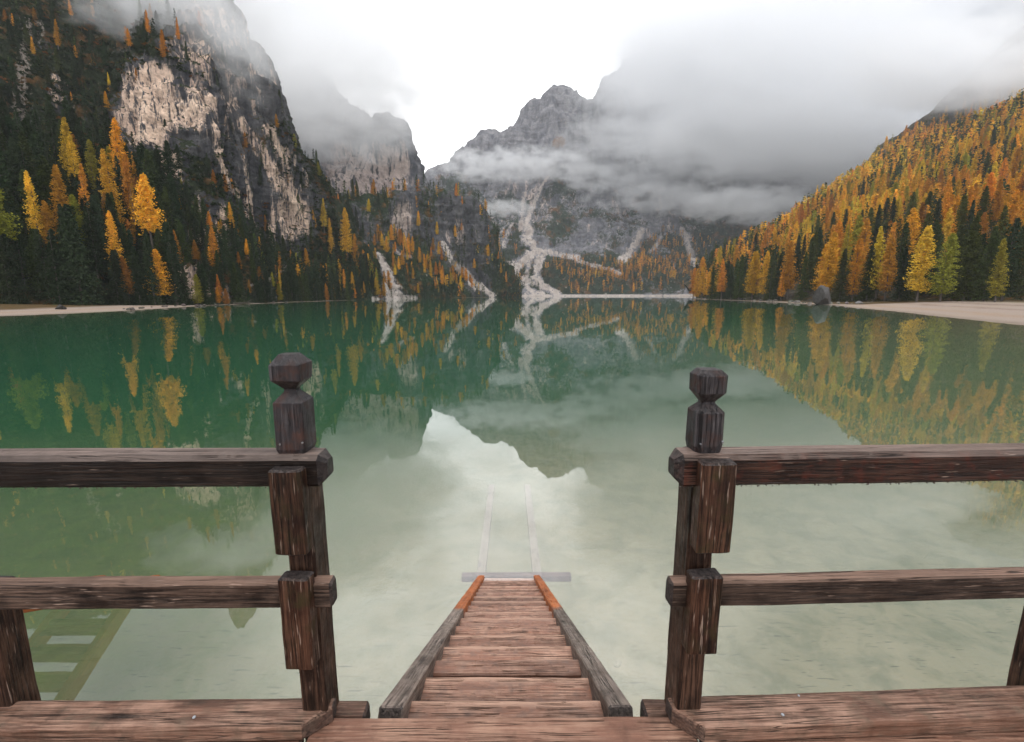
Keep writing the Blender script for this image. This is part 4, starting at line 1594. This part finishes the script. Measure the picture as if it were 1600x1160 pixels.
def boulder(x, y, z, sx, sy, sz, tint, label, group=None, sub=3, name='boulder'):
    bm = bmesh.new()
    bmesh.ops.create_icosphere(bm, subdivisions=sub, radius=1.0)
    me = bpy.data.meshes.new(name)
    bm.to_mesh(me)
    bm.free()
    V = np.array([v.co[:] for v in me.vertices])
    off = rng.uniform(0, 50, 3)
    for k in range(12):                     # flat broken faces
        n = rand_unit(1)[0]
        dd = rng.uniform(0.50, 0.80)
        q = V @ n
        V = V - np.clip(q - dd, 0, None)[:, None] * n
    V = V * (1 + 0.12 * fbm(V * 1.7 + off, 3)[:, None])
    V[:, 2] = V[:, 2] + 0.25
    V = V * np.array([sx, sy, sz]) / 2
    me.vertices.foreach_set('co', V.astype(np.float32).ravel())
    me.update()
    o = link_mesh(name, me, M_stone)
    o.location = (x, y, z)
    o.rotation_euler = (0, 0, rng.uniform(0, 6.28))
    o.color = (*tint, 1)
    return tag(o, label, 'boulder' if name == 'boulder' else 'stone', group)


def shore_pt(px, Y, lift=0.0):
    x = (px - CX) / FPX * (Y * math.cos(PITCH) + CAM_Z * math.sin(PITCH))
    z = float(ground_z(np.array([x]), np.array([float(Y)]))[0][0])
    return x, Y, max(z, -0.6) + lift


p = shore_pt(1285, 183)
boulder(p[0], p[1], 1.2, 9.5, 8.0, 11.0, (0.105, 0.100, 0.100), 'big grey boulder standing at the water on the right bank', sub=4)
p = shore_pt(98, 112)
boulder(p[0], p[1], 0.5, 3.1, 2.4, 2.0, (0.06, 0.055, 0.05), 'dark square boulder at the edge of the left beach', sub=4)
p = shore_pt(72, 136)
boulder(p[0], p[1], 1.2, 3.4, 2.6, 1.6, (0.10, 0.085, 0.075), 'low brown boulder in front of the trees on the left beach')
p = shore_pt(1158, 298)
boulder(p[0], p[1], 0.3, 5.0, 3.0, 2.4, (0.04, 0.04, 0.04), 'black boulder lying in the water at the far right bank')
grp = 'rocks along the right waterline'
for k in range(46):
    px_ = rng.uniform(1092, 1345)
    Yw = np.interp(px_, [1085, 1200, 1275, 1345], [405, 252, 190, 172])
    q = shore_pt(px_, Yw + rng.uniform(-1, 9))
    s = rng.uniform(0.8, 2.6)
    boulder(q[0], q[1], max(q[2], 0) + 0.1, s * 1.3, s, s * 0.8, jit((0.24, 0.22, 0.20), 0.4), 'grey rock in the row of rocks along the right waterline', grp, 2)
grp = 'rocks along the left waterline'
for k in range(30):
    px_ = rng.uniform(190, 480)
    Yw = np.interp(px_, [190, 330, 480], [113, 164, 246])
    q = shore_pt(px_, Yw + rng.uniform(-1, 7))
    s = rng.uniform(0.5, 1.8)
    boulder(q[0], q[1], max(q[2], 0) + 0.1, s * 1.4, s, s * 0.7, jit((0.15, 0.125, 0.11), 0.4), 'brown rock in the row of rocks along the left waterline', grp, 2)
for (px_, Y_, sx, sz, lab) in ((575, 3.72, 0.34, 0.10, 'pale stone on the lake bed left of the stairs'),
                               (345, 4.9, 0.22, 0.08, 'small yellow stone on the lake bed under the left railing'),
                               (967, 6.1, 0.20, 0.08, 'small pale stone on the lake bed right of the stair foot')):
    x = (px_ - CX) / FPX * (Y_ * math.cos(PITCH) + 5.2 * math.sin(PITCH))
    z = float(ground_z(np.array([x]), np.array([Y_]))[0][0])
    boulder(x, Y_, z, sx, sx * 0.6, sz, (0.55, 0.48, 0.32), lab, None, 2, 'stone')


def driftwood(px_, Y_, s, label):
    q = shore_pt(px_, Y_)
    bm = bmesh.new()

    def limb(p0, p1, r0, r1):
        p0, p1 = Vector(p0), Vector(p1)
        d = p1 - p0
        m = Matrix.Translation((p0 + p1) / 2) @ d.to_track_quat('Z', 'Y').to_matrix().to_4x4()
        bmesh.ops.create_cone(bm, cap_ends=True, segments=8, radius1=r0, radius2=r1, depth=d.length, matrix=m)
    limb((-3, 0, 0.3), (0.2, 0.3, 0.5), 0.30, 0.24)
    limb((0, 0.3, 0.5), (2.6, 0, 0.9), 0.24, 0.16)
    limb((2.4, 0, 0.85), (4.6, -0.6, 2.0), 0.16, 0.05)
    limb((2.4, 0, 0.85), (4.9, 0.5, 0.6), 0.15, 0.05)
    limb((1.0, 0.2, 0.65), (1.8, -0.8, 2.1), 0.12, 0.04)
    limb((-1.5, 0.1, 0.4), (-2.4, -0.8, 1.7), 0.12, 0.04)
    limb((3.3, -0.3, 1.3), (3.9, 0.3, 2.3), 0.08, 0.03)
    me = bpy.data.meshes.new('driftwood')
    bm.to_mesh(me)
    bm.free()
    o = link_mesh('driftwood', me, W_sunk)
    o.location = (q[0], q[1], max(q[2], 0.0))
    o.scale = (s, s, s)
    o.rotation_euler = (0, 0, rng.uniform(-0.3, 0.3))
    tag(o, label, 'driftwood')


driftwood(378, 186, 1.0, 'bleached fallen tree lying at the water below the left cliff')
driftwood(1352, 172, 0.7, 'pale fallen branch behind the tip of the right beach')

# ------------------------------------------------------------------ low cloud between the mountains
def mist_material(name, dens, nscale, thr=0.0, edge=0.5, stretch=(1, 1, 2.0), amp=2.2, detail=4, alb=None):
    m, t, out = new_mat(name)
    oc = t.add('ShaderNodeTexCoord').outputs['Object']
    pos = t.add('ShaderNodeNewGeometry').outputs['Position']
    r2 = t.vmath('DOT_PRODUCT', oc, oc, out=1)
    fall = t.math('SUBTRACT', 1.0, r2, clamp=True)
    n = t.noise(t.mapping(pos, scale=tuple(s / nscale for s in stretch)), 1.0, detail, 0.58, 0.4)
    k = t.math('ADD', t.math('MULTIPLY', t.math('SUBTRACT', n, 0.5 + thr), amp), t.math('SUBTRACT', t.math('MULTIPLY', fall, 1.5), 0.45))
    k = t.math('MULTIPLY', t.remap(k, 0.0, edge, 0, 1), t.remap(fall, 0.0, 0.5, 0, 1, True))
    v = t.add('ShaderNodeVolumePrincipled')
    v.inputs['Color'].default_value = alb or (0.980, 0.984, 0.991, 1)
    v.inputs['Anisotropy'].default_value = 0.35
    t.link(t.math('MULTIPLY', k, dens), v.inputs['Density'])
    t.link(v.outputs[0], out.inputs[1])
    return m


def ico(sub=3):
    bm = bmesh.new()
    bmesh.ops.create_icosphere(bm, subdivisions=sub, radius=1.0)
    me = bpy.data.meshes.new('mist_bank')
    bm.to_mesh(me)
    bm.free()
    return me


def mist(px, py, Y, rx, ry, rz, dens, nscale, thr=0.0, edge=0.5, rot=0.0, amp=2.2, stretch=(1, 1, 2.0), alb=None):
    me = ico()
    me.materials.append(mist_material('mist', dens, nscale, thr, edge, stretch, amp, 4, alb))
    o = link_mesh('mist_bank', me)
    o.location = at(px, py, Y)
    o.scale = (rx, ry, rz)
    o.rotation_euler = (0, rot, 0)
    tag(o, kind='stuff')
    return o


mist(1230, 75, 1230, 640, 150, 390, 0.013, 150, -0.16, 1.1, amp=2.6)
mist(1000, 50, 1420, 190, 90, 220, 0.010, 110, -0.10, 1.2, amp=2.8)
mist(650, 95, 1950, 420, 90, 130, 0.0065, 90, 0.0, 1.2, amp=4.0)
mist(800, 30, 2000, 380, 90, 110, 0.005, 90, 0.02, 1.2, amp=4.0)
mist(1085, 100, 1440, 280, 70, 170, 0.034, 90, -0.10, 1.1, amp=2.6)
mist(1330, 240, 1270, 300, 80, 120, 0.028, 80, -0.08, 1.1, amp=2.8, alb=(0.993, 0.995, 0.998, 1))
mist(1150, 215, 1290, 420, 70, 130, 0.030, 75, -0.06, 1.2, amp=3.6, alb=(0.993, 0.995, 0.998, 1))
mist(1100, 312, 1290, 380, 60, 60, 0.026, 60, 0.0, 1.2, amp=4.4, alb=(0.993, 0.995, 0.998, 1))
mist(990, 282, 1350, 250, 60, 60, 0.018, 55, 0.0, 1.2, amp=4.4, alb=(0.993, 0.995, 0.998, 1))
mist(1190, 322, 1240, 280, 60, 62, 0.034, 50, 0.0, 1.2, amp=4.4, alb=(0.993, 0.995, 0.998, 1))
mist(1510, 105, 872, 260, 42, 100, 0.040, 55, -0.10, 1.2, amp=3.0)
mist(1600, 120, 800, 130, 40, 60, 0.016, 45, -0.02, 1.2, amp=3.6)
mist(1700, 20, 960, 260, 60, 160, 0.016, 70, -0.08, 1.2, amp=3.0)
mist(480, 140, 610, 225, 50, 115, 0.036, 45, -0.07, 1.2, amp=3.2, alb=(0.993, 0.995, 0.998, 1))
mist(440, 20, 690, 240, 60, 150, 0.036, 55, -0.08, 1.2, amp=3.0)
mist(610, 140, 690, 90, 50, 70, 0.016, 40, -0.02, 1.2, amp=3.4)
mist(800, 258, 1430, 340, 55, 66, 0.024, 50, -0.02, 1.2, amp=4.4, alb=(0.993, 0.995, 0.998, 1))
mist(930, 235, 1440, 190, 60, 130, 0.014, 60, -0.01, 1.2, amp=3.8, rot=-0.25, alb=(0.993, 0.995, 0.998, 1))
mist(785, 325, 1340, 120, 35, 32, 0.030, 28, -0.02, 1.2, amp=4.4, alb=(0.993, 0.995, 0.998, 1))
mist(325, 55, 292, 60, 20, 50, 0.050, 20, -0.04, 1.2, amp=3.4)
mist(215, -5, 285, 60, 16, 26, 0.045, 18, 0.0, 1.2, amp=3.4)
mist(390, 110, 372, 26, 14, 36, 0.030, 20, 0.0, 1.2, amp=3.4)

# thin even air that pales the far end of the valley
hz, ht, hout = new_mat('valley_air')
hv = ht.add('ShaderNodeVolumePrincipled')
hv.inputs['Color'].default_value = (0.90, 0.94, 1.0, 1)
hv.inputs['Density'].default_value = 0.00008
ht.link(hv.outputs[0], hout.inputs[1])
hx0, hx1, hy0, hy1, hz0, hz1 = -2600, 2600, -420, 3600, -26, 1150
Vh = [(hx0, hy0, hz0), (hx1, hy0, hz0), (hx1, hy1, hz0), (hx0, hy1, hz0), (hx0, hy0, hz1), (hx1, hy0, hz1), (hx1, hy1, hz1), (hx0, hy1, hz1)]
Fh = [(3, 2, 1, 0), (4, 5, 6, 7), (0, 1, 5, 4), (1, 2, 6, 5), (2, 3, 7, 6), (3, 0, 4, 7)]
tag(link_mesh('haze', mesh_np('haze', Vh, np.array(Fh)), hz), kind='stuff')
